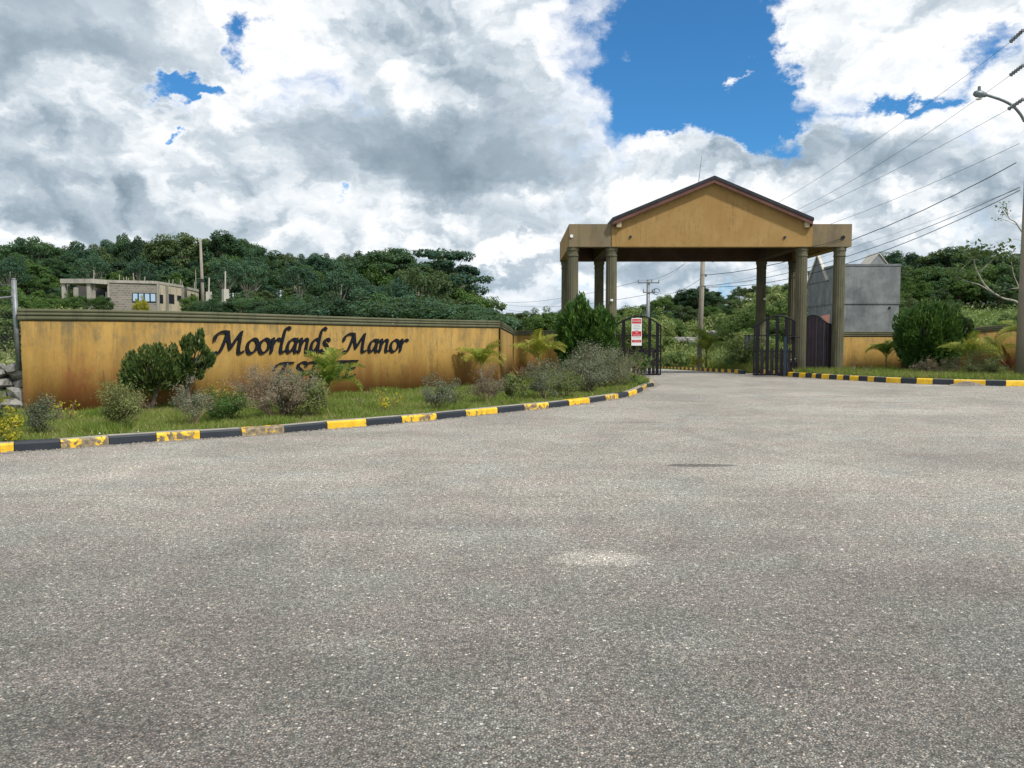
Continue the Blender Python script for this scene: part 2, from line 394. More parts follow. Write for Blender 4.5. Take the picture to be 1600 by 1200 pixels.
M_ASPH = asphalt()
M_WALL = ochre('ochre_wall_paint', ((.32, .19, .046), (.37, .235, .066), (.215, .13, .034)), 1.3, .9, 1.)
M_GABLE = ochre('ochre_gable_render', ((.335, .205, .072), (.37, .24, .092), (.27, .16, .055)), .9, 0., 0.)
M_COPE = concrete('green_grey_coping', (.105, .108, .062), (.14, .138, .085), (.05, .053, .036), .7)
M_COL = concrete('olive_column_paint', (.105, .100, .064), (.145, .135, .085), (.05, .048, .034), .75)
M_BEAM = ochre('weathered_beam_render', ((.24, .185, .105), (.19, .155, .10), (.10, .09, .068)), 1., 0., 0.)
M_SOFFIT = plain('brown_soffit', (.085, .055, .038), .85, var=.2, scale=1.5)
M_FASCIA = plain('red_brown_fascia', (.125, .062, .050), .75, var=.2, scale=2.)
M_ROOF = plain('charcoal_roof_sheet', (.028, .03, .038), .6, var=.25, scale=3.)
M_STONEW = concrete('pale_bracket', (.38, .32, .20), (.45, .38, .24), (.2, .17, .1), .4)
M_LETTER = plain('black_letter_paint', (.004, .006, .012), .6, var=.3, scale=6.)
M_GATE = plain('dark_gate_paint', (.004, .0035, .008), .6, var=.4, scale=4.)
M_GBOARD = plain('purple_brown_gate_board', (.014, .008, .013), .6, var=.45, scale=3.)
M_YEL = kerb_yellow(); M_BLK = kerb_black()
M_KTOP = concrete('kerb_bare_concrete', (.26, .24, .20), (.36, .33, .28), (.16, .15, .12), .5)
M_GREY = concrete('blue_grey_render', (.135, .150, .160), (.27, .285, .29), (.075, .085, .095), .45, .75)
M_GREYD = concrete('blue_grey_gable_render', (.15, .165, .18), (.22, .235, .25), (.07, .08, .09), .5, .7)
M_PALE = concrete('pale_cement', (.46, .44, .38), (.58, .55, .48), (.26, .24, .2), .4)
M_POLE = concrete('pole_concrete', (.25, .225, .185), (.33, .30, .25), (.16, .14, .11), .5, .8)
M_POLEG = plain('galvanised_grey', (.22, .235, .25), .5, .4, var=.2, scale=10.)
M_WIRE = plain('cable_black', (.03, .032, .036), .6, bmp=0)
M_WIREG = plain('cable_grey', (.10, .11, .125), .5, bmp=0)
M_LAMP = plain('lamp_grey', (.16, .19, .20), .45, .3)
M_WHITE = plain('white_enamel', (.75, .76, .76), .4, var=.05)
M_RED = plain('sign_red', (.55, .02, .035), .45, var=.08)
M_INK = plain('sign_ink', (.12, .13, .16), .6, bmp=0)
M_LINE = concrete('road_line_paint', (.5, .5, .47), (.66, .66, .63), (.22, .21, .2), .8, 3.)
M_GLASS, k_, b_ = mat('window_glass'); b_.inputs['Base Color'].default_value = (.62, .78, .88, 1); b_.inputs['Roughness'].default_value = .12; b_.inputs['Metallic'].default_value = .85
M_DARK = plain('dark_interior', (.012, .016, .022), .7, bmp=0)
M_SHUT = plain('blue_black_door', (.02, .035, .055), .35)
M_TRUNK = concrete('grey_bark', (.13, .115, .09), (.20, .18, .145), (.07, .06, .045), .5, 2.)
M_PALEBARK = concrete('pale_bark', (.30, .28, .23), (.42, .40, .34), (.2, .18, .14), .5, 2.)
M_TWIG = plain('brown_twig', (.155, .115, .09), .8, var=.35, scale=5., bmp=0)
M_TWIGP = plain('pinkish_twig', (.27, .18, .145), .8, var=.3, scale=5., bmp=0)
M_ROCK = concrete('limestone_rock', (.17, .165, .15), (.33, .32, .30), (.045, .042, .038), .9, 3., 1.)
M_GRAVEL = concrete('gravel', (.26, .22, .18), (.46, .42, .38), (.12, .1, .08), .6, 12., 1.)

M_TREES = [
    leafy('dark_tree_leaves', [(0., (.009, .030, .021)), (.4, (.023, .066, .032)), (.75, (.052, .118, .044)), (1., (.10, .185, .055))], var_scale=.25),
    leafy('blue_green_tree_leaves', [(0., (.012, .042, .034)), (.5, (.033, .092, .056)), (1., (.088, .168, .082))], var_scale=.25),
    leafy('olive_tree_leaves', [(0., (0.025, 0.046, 0.017)), (.5, (0.057, 0.098, 0.034)), (1., (0.115, 0.161, 0.057))], var_scale=.3),
    leafy('bright_tree_leaves', [(0., (.022, .058, .012)), (.5, (.055, .125, .025)), (1., (.12, .20, .04))], var_scale=.3)]
M_UNDER = leafy('undergrowth_leaves', [(0., (.03, .070, .016)), (.3, (.070, .140, .030)), (.55, (.155, .225, .060)), (.8, (.27, .31, .11)), (1., (.36, .36, .16))], var_scale=.22, trans=.3)
M_JUN = leafy('juniper_leaves', [(0., (.010, .032, .010)), (.5, (.022, .070, .014)), (.85, (.050, .12, .018)), (1., (.12, .20, .03))], var_scale=2., trans=.12)
M_JUND = leafy('old_juniper_leaves', [(0., (.010, .024, .010)), (.45, (.024, .058, .016)), (.75, (.065, .115, .026)), (1., (.16, .17, .05))], var_scale=2.5, trans=.12)
M_GREYLEAF = leafy('grey_green_leaves', [(0., (.075, .092, .055)), (.5, (.145, .165, .105)), (1., (.25, .26, .18))], var_scale=2.5, trans=.2)
M_PINKLEAF = leafy('dry_pinkish_leaves', [(0., (.10, .085, .055)), (.5, (.19, .15, .105)), (1., (.30, .235, .17))], var_scale=2.5, trans=.2)
M_OLIVELEAF = leafy('olive_shrub_leaves', [(0., (0.047, 0.074, 0.023)), (.5, (0.105, 0.142, 0.042)), (1., (0.210, 0.231, 0.074))], var_scale=3., trans=.2)
M_GREENLEAF = leafy('green_shrub_leaves', [(0., (.022, .060, .014)), (.5, (.055, .12, .025)), (1., (.13, .21, .04))], var_scale=3., trans=.25)
M_YELLEAF = leafy('yellow_shrub_leaves', [(0., (.10, .15, .015)), (.4, (.35, .34, .02)), (1., (.62, .48, .04))], var_scale=4., trans=.3)
M_PALM = leafy('palm_leaflets', [(0., (.035, .085, .012)), (.45, (.09, .17, .022)), (.8, (.26, .30, .04)), (1., (.50, .44, .10))], var_scale=3., trans=.3)
M_PALMY = leafy('yellow_palm_leaflets', [(0., (.08, .13, .015)), (.4, (.20, .24, .03)), (.8, (.42, .37, .05)), (1., (.58, .50, .18))], var_scale=3., trans=.3)
M_BROM = leafy('red_bromeliad_leaves', [(0., (.075, .014, .012)), (.5, (.16, .035, .022)), (1., (.30, .09, .05))], var_scale=5., trans=.15)
M_GRASS = leafy('grass_blades', [(0., (.055, .12, .017)), (.35, (.11, .195, .026)), (.6, (.185, .255, .042)), (.8, (.29, .28, .095)), (1., (.38, .30, .16))], var_scale=.9, trans=.3)
M_GROUND = soil('ground_soil', [(.3, (.030, .050, .014)), (.5, (.060, .090, .024)), (.62, (.12, .13, .045)), (.8, (.20, .16, .10))])
M_VERGE = soil('verge_soil', [(.30, (.06, .095, .018)), (.5, (.10, .13, .03)), (.62, (.15, .13, .06)), (.8, (.24, .19, .12))], 1.2)
M_MULCH = plain('leaf_litter', (.085, .05, .033), .9, var=.5, scale=20., bmp=.8)

# ================================================================== THE SETTING
def ss01(t): t = max(0., min(1., t)); return t*t*(3-2*t)
def road_z(y): return -.027*max(0., min(y, 64)-38)
def hills(x, y):
    h = 3.3*ss01((y-38)/60)*ss01((-x-1)/32)
    h += 2.6*ss01((-x-9)/12)*ss01((y-16)/30)
    h += 3.6*ss01((y-46)/50)*ss01((x-12)/9)
    h += 2.4*ss01((x-23)/10)*ss01((y-40)/22)
    h += 1.2*ss01((y-70)/40)
    return h
def terr(x, y):
    z = -.06 + road_z(y) + hills(x, y)
    if y > 40 or x < -11: z += .35*ss01((abs(x-8)-5)/6)*mnoise.noise(Vector((x*.12, y*.12, 0)))
    if x > 11.4 and y > 37: z += .22*ss01((x-11.4)/1.)
    return z
def ngon_sheet(name, pts, z, m, kind='structure', sub=True):
    import bmesh
    bm = bmesh.new(); vs = [bm.verts.new((p[0], p[1], z)) for p in pts]
    f = bm.faces.new(vs); f.normal_update()
    if f.normal.z < 0: f.normal_flip()
    bmesh.ops.triangulate(bm, faces=[f]); me = bpy.data.meshes.new(name); bm.to_mesh(me); bm.free()
    o = link(name, me, None, m); tag(o, kind=kind); return o

xs = np.concatenate([np.arange(-260, -60, 10), np.arange(-60, 60, 1.5), np.arange(60, 261, 10)])
ys = np.concatenate([np.arange(-120, 10, 10), np.arange(10, 120, 1.5), np.arange(120, 420, 12)])
V = [(x, y, terr(float(x), float(y))) for y in ys for x in xs]; nx = len(xs)
F = [(j*nx+i, j*nx+i+1, (j+1)*nx+i+1, (j+1)*nx+i) for j in range(len(ys)-1) for i in range(nx-1)]
tag(link('ground', np_mesh('ground', V, F, True), None, M_GROUND), kind='structure')

KL_PX = [(0,708),(22,706),(95,702),(171,695.5),(245,690.5),(313,686),(378,682),(445,677),(512,670.5),(573,666),(629,661),(683,656),(729,651),(778,646),(820,641.5),(858,638),
         (890,634),(922,630),(947,626),(967,623),(983,619.5),(996,615),(1005,610.5),(1011,606)]
KL = [on(*p) for p in KL_PX]; KL = [Vector((p.x, p.y, 0)) for p in KL]
KL_left = [Vector((-12.4, 6.7, 0)), Vector((-11.6, 7.35, 0)), Vector((-10.8, 8.0, 0)), Vector((-10.0, 8.65, 0)), Vector((-9.2, 9.3, 0)), Vector((-8.45, 9.95, 0)), Vector((-7.85, 10.45, 0))]
KL_back = [Vector(p) for p in ((4.95, 26.7, 0), (5.12, 27.6, 0), (5.25, 28.5, 0), (5.36, 29.4, 0), (5.44, 30.3, 0), (5.5, 31.2, 0), (5.52, 32.1, 0), (5.5, 33.0, 0), (5.4, 33.9, 0))]
KERB_L = KL_left + KL[:] + KL_back
KR_PX = [(1238,589.3),(1248,589.8),(1258,590.4),(1268,591),(1274,591.4),(1283,592),(1295,592.8),(1307,593.5),(1317,594),(1327,594.6),(1341,595.3),(1355,596),(1365,597),(1384,598),(1407,599),(1432,600),(1457,600.8),(1490,601.6),(1540,602.8),(1572,603.6)]
KR = [on(*p) for p in KR_PX]; KR = [Vector((p.x, p.y, 0)) for p in KR]
KERB_R = [Vector((12.05, 37.0, 0)), Vector((12.05, 36.4, 0)), Vector((12.08, 35.8, 0)), Vector((12.12, 35.2, 0)), Vector((12.2, 34.6, 0))] + KR
for i in range(14): KERB_R.append(KERB_R[-1] + Vector((.80, -.04-.012*i, 0)))
def kerb(name, pts, label, first_yellow, zfun=lambda p: 0., group=None, h=.14, w=.2, gap=.004):
    root = empty(name, (pts[len(pts)//2].x, pts[len(pts)//2].y, zfun(pts[len(pts)//2])), 0, label, 'kerb', group)
    o0 = root.location.copy()
    nrm = []
    for i in range(len(pts)):
        t = (pts[min(i+1, len(pts)-1)] - pts[max(i-1, 0)]).normalized(); nrm.append(Vector((-t.y, t.x, 0)))
    for i in range(len(pts)-1):
        a, b = pts[i], pts[i+1]; t = (b-a).normalized(); a2 = a+t*gap; b2 = b-t*gap
        yel = (i % 2 == 0) == first_yellow
        hh = h + random.uniform(-.005, .005)
        prof = [(0, -.06), (.012, hh-.035), (.04, hh-.004), (w, hh), (w, -.06)]
        vs = []
        for p, n_ in ((a2, nrm[i]), (b2, nrm[i+1])):
            z0 = zfun(p)
            for d, z in prof: vs.append(Vector((p.x+n_.x*d, p.y+n_.y*d, z+z0)) - o0)
        m = MB(); m.v = vs; n = len(prof)
        m.f = [tuple(range(n)), tuple(n+j for j in reversed(range(n)))] + [(j, n+j, n+(j+1) % n, (j+1) % n) for j in range(n)]
        me = m.mesh('kerb_block'); me.materials.append(M_YEL if yel else M_BLK); me.materials.append(M_KTOP)
        me.polygons[2+2].material_index = 1 if random.random() < .75 else 0      # worn top
        o = link('kerb_block', me, root)
    return root
kerb('kerb', KERB_L, 'black and yellow painted kerb with chipped paint, curving along the long ochre wall', len(KL_left) % 2 == 0)
kerb('kerb', KERB_R, 'freshly painted black and yellow kerb in front of the right gate columns and round shrub', True, h=.21)
INN = [Vector((11.12+.68*((y-36.6)/24)**1.0, y, 0)) for y in np.linspace(36.6, 61, 37)]
for p in INN: p.x += -.9*ss01((p.y-48)/22)*0
kerb('kerb', INN, 'small black and yellow kerb running away from the gates beside the wild verge', False, lambda p: road_z(p.y), h=.18, w=.18)

ROAD = [(-70, -60), (80, -60), (80, 12)] + [(p.x, p.y) for p in reversed(KERB_R)] + [(12.05, 38.0), (5.4, 38.0)] + [(p.x, p.y) for p in reversed(KERB_L)] + [(-40, -14), (-70, -30)]
ROAD = [(x, y) for x, y in ROAD]
def off_in(pts, d):
    out = []
    for i in range(len(pts)):
        t = (pts[min(i+1, len(pts)-1)] - pts[max(i-1, 0)]).normalized(); out.append(Vector((pts[i].x - t.y*d, pts[i].y + t.x*d, 0)))
    return out
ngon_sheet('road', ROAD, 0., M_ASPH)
ysr = np.linspace(38, 64, 14)
V = []
for y in ysr: V += [(4.2, y, road_z(y)), (12.05, y, road_z(y))]
tag(link('driveway', np_mesh('driveway', V, [(2*i, 2*i+1, 2*i+3, 2*i+2) for i in range(13)]), None, M_ASPH), kind='structure')

# wall line (left): the sweep of the wall front, from its near left end to its far corner
WPX = [(33, 15.8), (168, 16.35), (312, 17.5), (440, 19.3), (540, 21.1), (653, 23.3), (779, 25.5)]
WL = [Vector((at(px, 532, Y).x, Y, 0)) for px, Y in WPX]
WALL = catmull(WL, 6)
RET = [Vector((at(779, 532, 25.5).x, 25.5, 0)), Vector((at(801, 532, 37).x, 37.0, 0)), Vector((2.62, 37.6, 0))]
WRc = catmull([Vector(p) for p in ((15.45, 36.0, 0), (18.0, 36.0, 0), (20.3, 35.7, 0), (22.3, 34.4, 0), (24.3, 32.3, 0), (27., 29., 0), (32., 25., 0), (40, 20, 0))], 5)

bedL = [(p.x, p.y) for p in off_in(KERB_L, .19)] + [(5.2, 36), (5.2, 41.5), (2.0, 41.5), (2.6, 37.7)] + [(p.x, p.y+.1) for p in reversed(RET[:2])] + [(p.x, p.y+.12) for p in reversed(WALL)] + [(-10.4, 16.1), (-18, 15.4), (-18, 2.5)]
bedR = [(p.x, p.y) for p in off_in(KERB_R, .19)] + [(80, 11), (80, 16), (42, 19.5)] + [(p.x, p.y+.1) for p in reversed(WRc)] + [(15.4, 41.5), (12.25, 41.5)]
ngon_sheet('grass_verge', bedL, .128, M_VERGE)
ngon_sheet('grass_verge', bedR, .198, M_VERGE)
def line_sheet(p0, p1, w, z=.004):
    d = (p1-p0).normalized(); n = Vector((-d.y, d.x, 0))*w/2
    N = 24; V = []
    for i in range(N+1):
        q = p0.lerp(p1, i/N); j = random.uniform(.75, 1.1)
        V += [(q.x+n.x*j, q.y+n.y*j, z), (q.x-n.x*j, q.y-n.y*j, z)]
    o = link('road_marking', np_mesh('road_marking', V, [(2*i, 2*i+1, 2*i+3, 2*i+2) for i in range(N)]), None, M_LINE); tag(o, kind='structure')
line_sheet(on(1008, 597), on(1190, 598.5), .10)
line_sheet(on(1110, 592), on(1160, 597), .10)
line_sheet(on(1427, 603.5), on(1478, 602.2), .14)

def inside(pt, poly):
    x, y = pt; c = False; n = len(poly)
    for i in range(n):
        x1, y1 = poly[i]; x2, y2 = poly[(i+1) % n]
        if (y1 > y) != (y2 > y) and x < (x2-x1)*(y-y1)/(y2-y1)+x1: c = not c
    return c
def inside_np(X, Y, poly):
    c = np.zeros(len(X), bool); n = len(poly)
    for i in range(n):
        x1, y1 = poly[i]; x2, y2 = poly[(i+1) % n]
        if y1 == y2: continue
        m = ((y1 > Y) != (y2 > Y)) & (X < (x2-x1)*(Y-y1)/(y2-y1)+x1); c ^= m
    return c

# ================================================================== WALLS
def strip_wall(parent, name, pts, z0fun, z1fun, y_thick, m, out=0.):
    """a run of wall: front face along pts (camera side), thickness behind"""
    n = len(pts); o0 = parent.location
    V = []
    for i, p in enumerate(pts):
        t = (pts[min(i+1, n-1)] - pts[max(i-1, 0)]).normalized(); nn = Vector((-t.y, t.x, 0))
        for d, z in ((-out, z0fun(i)), (-out, z1fun(i)), (y_thick, z1fun(i)), (y_thick, z0fun(i))):
            V.append((p.x+nn.x*d-o0.x, p.y+nn.y*d-o0.y, z-o0.z))
    F = []
    for i in range(n-1):
        for j in range(4): F.append((4*i+j, 4*(i+1)+j, 4*(i+1)+(j+1) % 4, 4*i+(j+1) % 4))
    F += [(3, 2, 1, 0), tuple(4*(n-1)+j for j in range(4))]
    return link(name, np_mesh(name, V, F), parent, m)
def coping(parent, pts, ztop, ends=.05):
    """three stepped mouldings, the widest on top"""
    a, b = pts[0], pts[-1]
    P = [a - (pts[1]-a).normalized()*ends] + pts[1:-1] + [b + (b-pts[-2]).normalized()*ends]
    n = len(P)
    zt = lambda i: ztop(i) if callable(ztop) else ztop
    c = strip_wall(parent, 'coping', P, lambda i: zt(i)-.07, zt, .30, M_COPE, .032)
    strip_wall(parent, 'coping', P, lambda i: zt(i)-.14, lambda i: zt(i)-.072, .285, M_COPE, .028)
    strip_wall(parent, 'coping', P, lambda i: zt(i)-.235, lambda i: zt(i)-.142, .27, M_COPE, .018)
    return c
ZW = 2.25
wall = empty('entrance_wall', (WALL[0].x, WALL[0].y, 0), 0, 'long curving ochre wall with green coping and black lettering behind the shrubs', 'wall')
strip_wall(wall, 'wall_panel', WALL, lambda i: -.1, lambda i: ZW-.237, .25, M_WALL)
coping(wall, WALL, ZW)
low = lambda n: (lambda i: ZW - .16*i/(n-1))
w2 = empty('return_wall', (RET[0].x, RET[0].y, 0), 0, 'lower ochre wall from the lettered wall to the left gate columns', 'wall')
R1 = [RET[0]+Vector((.06, .27, 0))] + [RET[0].lerp(RET[1], t) + Vector((.06, 0, 0)) for t in (.25, .5, .75)] + [RET[1]]
strip_wall(w2, 'wall_panel', R1, lambda i: -.1, lambda i: ZW-.237-.16*i/4, .25, M_WALL); coping(w2, R1, low(5), .0)
R2 = [RET[1]+Vector((.06, .02, 0)), RET[2]]
strip_wall(w2, 'wall_panel', R2, lambda i: -.1, lambda i: ZW-.16-.237, .25, M_WALL); coping(w2, R2, ZW-.16, 0.)
w3 = empty('side_wall', (WRc[0].x, WRc[0].y, 0), 0, 'ochre wall with green coping curving forward behind the round shrub on the right', 'wall')
zr = lambda i: 2.02 + .30*ss01((i-7)/9)
strip_wall(w3, 'wall_panel', WRc, lambda i: -.1, lambda i: zr(i)-.237, .25, M_WALL); coping(w3, WRc, zr, 0.)

# ---- lettering: strokes of a broad pen held at an angle, cut from board
GL = {
 'o': (.74, [[(.36,1.),(.14,.80),(.06,.42),(.18,.06),(.38,.0),(.60,.22),(.66,.60),(.54,.92),(.36,1.)]]),
 'r': (.62, [[(-.02,.84),(.12,1.),(.13,.5),(.12,.0)],[(.13,.5),(.26,.80),(.44,1.),(.60,.90)]]),
 'l': (.44, [[(.50,1.72),(.36,1.84),(.20,1.62),(.13,1.0),(.09,.3),(.14,.02),(.28,.02),(.40,.16)]]),
 'a': (.82, [[(.58,.88),(.42,1.0),(.18,.82),(.07,.40),(.15,.04),(.32,.06),(.50,.38),(.60,.72)],[(.64,1.0),(.60,.5),(.60,.12),(.70,.0),(.84,.14)]]),
 'n': (.84, [[(-.02,.84),(.12,1.),(.13,.5),(.11,.0)],[(.12,.42),(.28,.80),(.46,1.0),(.58,.86),(.56,.4),(.58,.06),(.68,.0),(.84,.14)]]),
 'd': (.84, [[(.58,.88),(.42,1.0),(.18,.82),(.07,.40),(.15,.04),(.32,.06),(.50,.38),(.60,.72)],[(1.0,1.72),(.86,1.84),(.70,1.62),(.62,1.1),(.60,.4),(.62,.06),(.72,.0),(.84,.14)]]),
 's': (.56, [[(.54,.84),(.40,1.0),(.20,.90),(.18,.68),(.34,.52),(.46,.30),(.36,.04),(.16,.0),(.0,.16)]]),
 'M': (1.45, [[(-.42,.92),(-.40,1.16),(-.22,1.40),(.02,1.48),(.22,1.44)],[(.24,1.46),(.16,.9),(.02,.28),(-.14,.0),(-.30,.08)],[(.24,1.46),(.36,.9),(.52,.30)],[(.52,.30),(.74,.85),(1.02,1.46)],[(1.02,1.46),(1.0,.8),(1.02,.14),(1.12,.0),(1.30,.10)]]),
 'E': (.95, [[(-.34,.86),(-.30,1.16),(-.10,1.40),(.20,1.46),(.74,1.44)],[(.28,1.42),(.20,.8),(.12,.04)],[(.18,.78),(.62,.82)],[(-.02,.02),(.5,.02),(.72,.16)]]),
 'S': (.80, [[(.72,1.30),(.50,1.48),(.22,1.36),(.18,1.06),(.40,.80),(.56,.48),(.44,.08),(.16,.0),(-.04,.2)]]),
 'T': (.85, [[(-.12,1.14),(.02,1.40),(.40,1.46),(.92,1.44)],[(.48,1.42),(.40,.7),(.34,.0)]]),
 'A': (1.0, [[(-.10,.0),(.16,.3),(.40,.9),(.62,1.46)],[(.62,1.46),(.66,.8),(.74,.06),(.9,.06)],[(.22,.50),(.68,.52)]]),
}
def glyph_loops(ch):
    adv, strokes = GL[ch]; ang = math.radians(38); ca, sa = math.cos(ang), math.sin(ang); slant = .16
    samp = []
    for st in strokes:
        P = [Vector((x + y*slant, y, 0)) for x, y in st]
        samp += [(p.x, p.y) for p in catmull(P, 10)]
    A = np.array(samp); h = .024
    x0, y0 = A.min(0)-.3; x1, y1 = A.max(0)+.3
    gx = np.arange(x0, x1, h*1.6); gy = np.arange(y0, y1, h*1.6)
    X, Y = np.meshgrid(gx, gy); D = np.full(X.shape, 9.)
    for px, py in A:
        u = (X-px)*ca + (Y-py)*sa; v = -(X-px)*sa + (Y-py)*ca
        D = np.minimum(D, np.hypot(np.maximum(np.abs(u)-.098, 0), v) - .032)
    segs = {}
    H, W = D.shape
    def cross(a, b):       # a, b are (j, i)
        da, db = D[a], D[b]; t = da/(da-db)
        return (gx[a[1]] + t*(gx[b[1]]-gx[a[1]]), gy[a[0]] + t*(gy[b[0]]-gy[a[0]]))
    nxt = {}; pos = {}
    for j in range(H-1):
        for i in range(W-1):
            c = [(j, i), (j, i+1), (j+1, i+1), (j+1, i)]
            s_ = [D[q] < 0 for q in c]; k = sum(1 << n for n, b in enumerate(s_) if b)
            if k in (0, 15): continue
            ed = []
            for n in range(4):
                a, b = c[n], c[(n+1) % 4]
                if s_[n] != s_[(n+1) % 4]:
                    key = (min(a, b), max(a, b)); pos[key] = cross(a, b); ed.append((key, s_[n]))
            outs = [e for e, ins in ed if ins]; ins_ = [e for e, ins in ed if not ins]
            if len(outs) == 1: nxt[outs[0]] = ins_[0]
            else:
                nxt[ed[0][0] if ed[0][1] else ed[1][0]] = (ed[1][0] if ed[0][1] else ed[2][0])
                nxt[ed[2][0] if ed[2][1] else ed[3][0]] = (ed[3][0] if ed[2][1] else ed[0][0])
    loops = []
    while nxt:
        st, cur = nxt.popitem(); lp = [pos[st]]
        while cur != st and cur in nxt:
            lp.append(pos[cur]); cur = nxt.pop(cur)
        if len(lp) > 5: loops.append(lp[::1])
    return adv, loops
GM = {}
def glyph_mesh(ch):
    if ch in GM: return GM[ch]
    adv, loops = glyph_loops(ch)
    cu = bpy.data.curves.new('g', 'CURVE'); cu.dimensions = '2D'; cu.fill_mode = 'BOTH'; cu.extrude = .04
    for lp in loops:
        sp = cu.splines.new('POLY'); sp.points.add(len(lp)-1); sp.use_cyclic_u = True
        for i, p in enumerate(lp): sp.points[i].co = (p[0], p[1], 0, 1)
    ob = bpy.data.objects.new('g', cu); C.objects.link(ob)
    dg = bpy.context.evaluated_depsgraph_get(); me = bpy.data.meshes.new_from_object(ob.evaluated_get(dg))
    bpy.data.objects.remove(ob); me.name = 'letter'; me.materials.clear(); me.materials.append(M_LETTER)
    GM[ch] = (adv, me); return GM[ch]
ARC = [0.]
for i in range(1, len(WALL)): ARC.append(ARC[-1] + (WALL[i]-WALL[i-1]).length)
def wall_at(s):
    for i in range(1, len(WALL)):
        if ARC[i] >= s or i == len(WALL)-1:
            t = (s-ARC[i-1])/(ARC[i]-ARC[i-1]); d = (WALL[i]-WALL[i-1]).normalized()
            return WALL[i-1].lerp(WALL[i], t), d
def wall_s(px):
    k = (px-800)/FPX/math.cos(PITCH)
    for i in range(1, len(WALL)):
        a, b = WALL[i-1], WALL[i]; fa, fb = a.x-k*a.y, b.x-k*b.y
        if fa <= 0 <= fb or fb <= 0 <= fa: return ARC[i-1] + (ARC[i]-ARC[i-1])*fa/(fa-fb)
def word(txt, px0, px1, zb, xh, lead=.42):
    s0, s1 = wall_s(px0), wall_s(px1); tot = lead + sum(glyph_mesh(c)[0] for c in txt) - .02; sx = (s1-s0)/tot
    s = s0 + lead*sx
    for c in txt:
        adv, me = glyph_mesh(c); p, d = wall_at(s + adv*sx*.4); p0 = p - d*(adv*sx*.4)
        o = link('letter', me, wall); n = Vector((d.y, -d.x, 0))
        M = Matrix(((d.x*sx, 0, n.x*xh, p0.x + n.x*.022), (d.y*sx, 0, n.y*xh, p0.y + n.y*.022), (0, xh, 0, zb), (0, 0, 0, 1)))
        M = Matrix.Translation(-wall.location) @ M
        o.matrix_basis = M; o['label'] = 'black cut-out letter ' + c
        s += adv*sx
word('Moorlands', 331, 512, 1.30, .345); word('Manor', 534, 634, 1.28, .345); word('ESTATE', 425, 557, .60, .30, .30)

# ================================================================== GATE CANOPY
FY = 34.7                                     # front face of the beams
gx = lambda px, Y=FY: at(px, 532, Y).x
zb0, zb1 = z_at(385.5, FY), z_at(350, FY)     # underside and top of the beams
XL, XR = gx(888.5), gx(1327)
COLX = [gx(894.5, 35), gx(954.5, 35), gx(1250, 35), gx(1308.5, 35)]
BYK = 41.3                                    # rear face
can = empty('entrance_canopy', ((XL+XR)/2, 38, 0), 0, 'ochre gable-roofed entrance canopy on fluted olive columns over the drive', 'gatehouse')
L0 = can.location
def cb(x0, x1, y0, y1, z0, z1): return MB().box(x0-L0.x, x1-L0.x, y0-L0.y, y1-L0.y, z0, z1)
GX0, GX1 = gx(955), gx(1265.5)
cb(XL, GX0-.002, FY, FY+.5, zb0, zb1).build('beam', M_BEAM, can)
cb(GX1+.002, XR, FY, FY+.5, zb0, zb1).build('beam', M_BEAM, can)
cb(XL, XL+.45, FY+.502, BYK-.502, zb0+.01, zb1-.002).build('beam', M_GABLE, can)
cb(XR-.45, XR, FY+.502, BYK-.502, zb0+.01, zb1-.002).build('beam', M_GABLE, can)
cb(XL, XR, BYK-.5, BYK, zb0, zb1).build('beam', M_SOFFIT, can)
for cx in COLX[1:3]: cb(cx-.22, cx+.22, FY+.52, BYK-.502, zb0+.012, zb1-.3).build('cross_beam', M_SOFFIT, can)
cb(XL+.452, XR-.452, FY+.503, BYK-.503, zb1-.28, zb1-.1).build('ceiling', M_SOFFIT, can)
RY = 34.38; RYB = 41.9                        # roof front and rear edges
ax, az_ = gx(1113, RY), z_at(274, RY)
ex0, ez0 = gx(955.5, RY), z_at(338.5, RY); ex1, ez1 = gx(1268, RY), z_at(341, RY); ez = (ez0+ez1)/2
th = .14; fz = .17
gab = [(GX0, zb0), (GX1, zb0), (GX1, ez-th-fz+.22), (ax, az_-th-.05), (GX0, ez-th-fz+.22)]
for nm, y0, y1 in (('gable_wall', FY-.03, FY+.45), ('gable_wall', BYK-.45, BYK+.03)):
    pts = gab if y0 < 38 else [(x, z if i > 1 else zb1+.003) for i, (x, z) in enumerate(gab)]
    MB().poly_prism([(x-L0.x, z) for x, z in pts], y0-L0.y, y1-L0.y).build(nm, M_GABLE, can)
for (xa, za, xb, zb_) in ((ex0, ez, ax, az_), (ax, az_, ex1, ez)):
    MB().poly_prism([(xa-L0.x, za), (xb-L0.x, zb_), (xb-L0.x, zb_-th), (xa-L0.x, za-th)], RY-L0.y, RYB-L0.y).build('roof', M_ROOF, can)
    for y0 in (RY+.03, RYB-.08):
        MB().poly_prism([(xa-L0.x+(.03 if xa < ax else 0), za-th-.001), (xb-L0.x-(.03 if xa >= ax else 0), zb_-th-.001), (xb-L0.x-(.03 if xa >= ax else 0), zb_-th-fz), (xa-L0.x+(.03 if xa < ax else 0), za-th-fz)], y0-L0.y, y0+.05-L0.y).build('fascia', M_FASCIA, can)
for x0, x1 in ((ex0+.02, ex0+.06), (ex1-.06, ex1-.02)):
    cb(x0, x1, RY+.09, RYB-.09, ez-th-.24, ez-th-.004).build('fascia', M_FASCIA, can)
for bx in (gx(966, RY), gx(1259, RY)):
    MB().box(bx-.1-L0.x, bx+.12-L0.x, RY+.10-L0.y, FY-.032-L0.y, ez-th-.28, ez-th-.02).build('bracket', M_STONEW, can, bevel=.02)
MB().tube([Vector((gx(1087, 36)-L0.x, 36-L0.y, az_-.35)), Vector((gx(1092.5, 36)-L0.x, 36-L0.y, z_at(243, 36)))], [.02, .008], 5).build('antenna', M_POLEG, can)
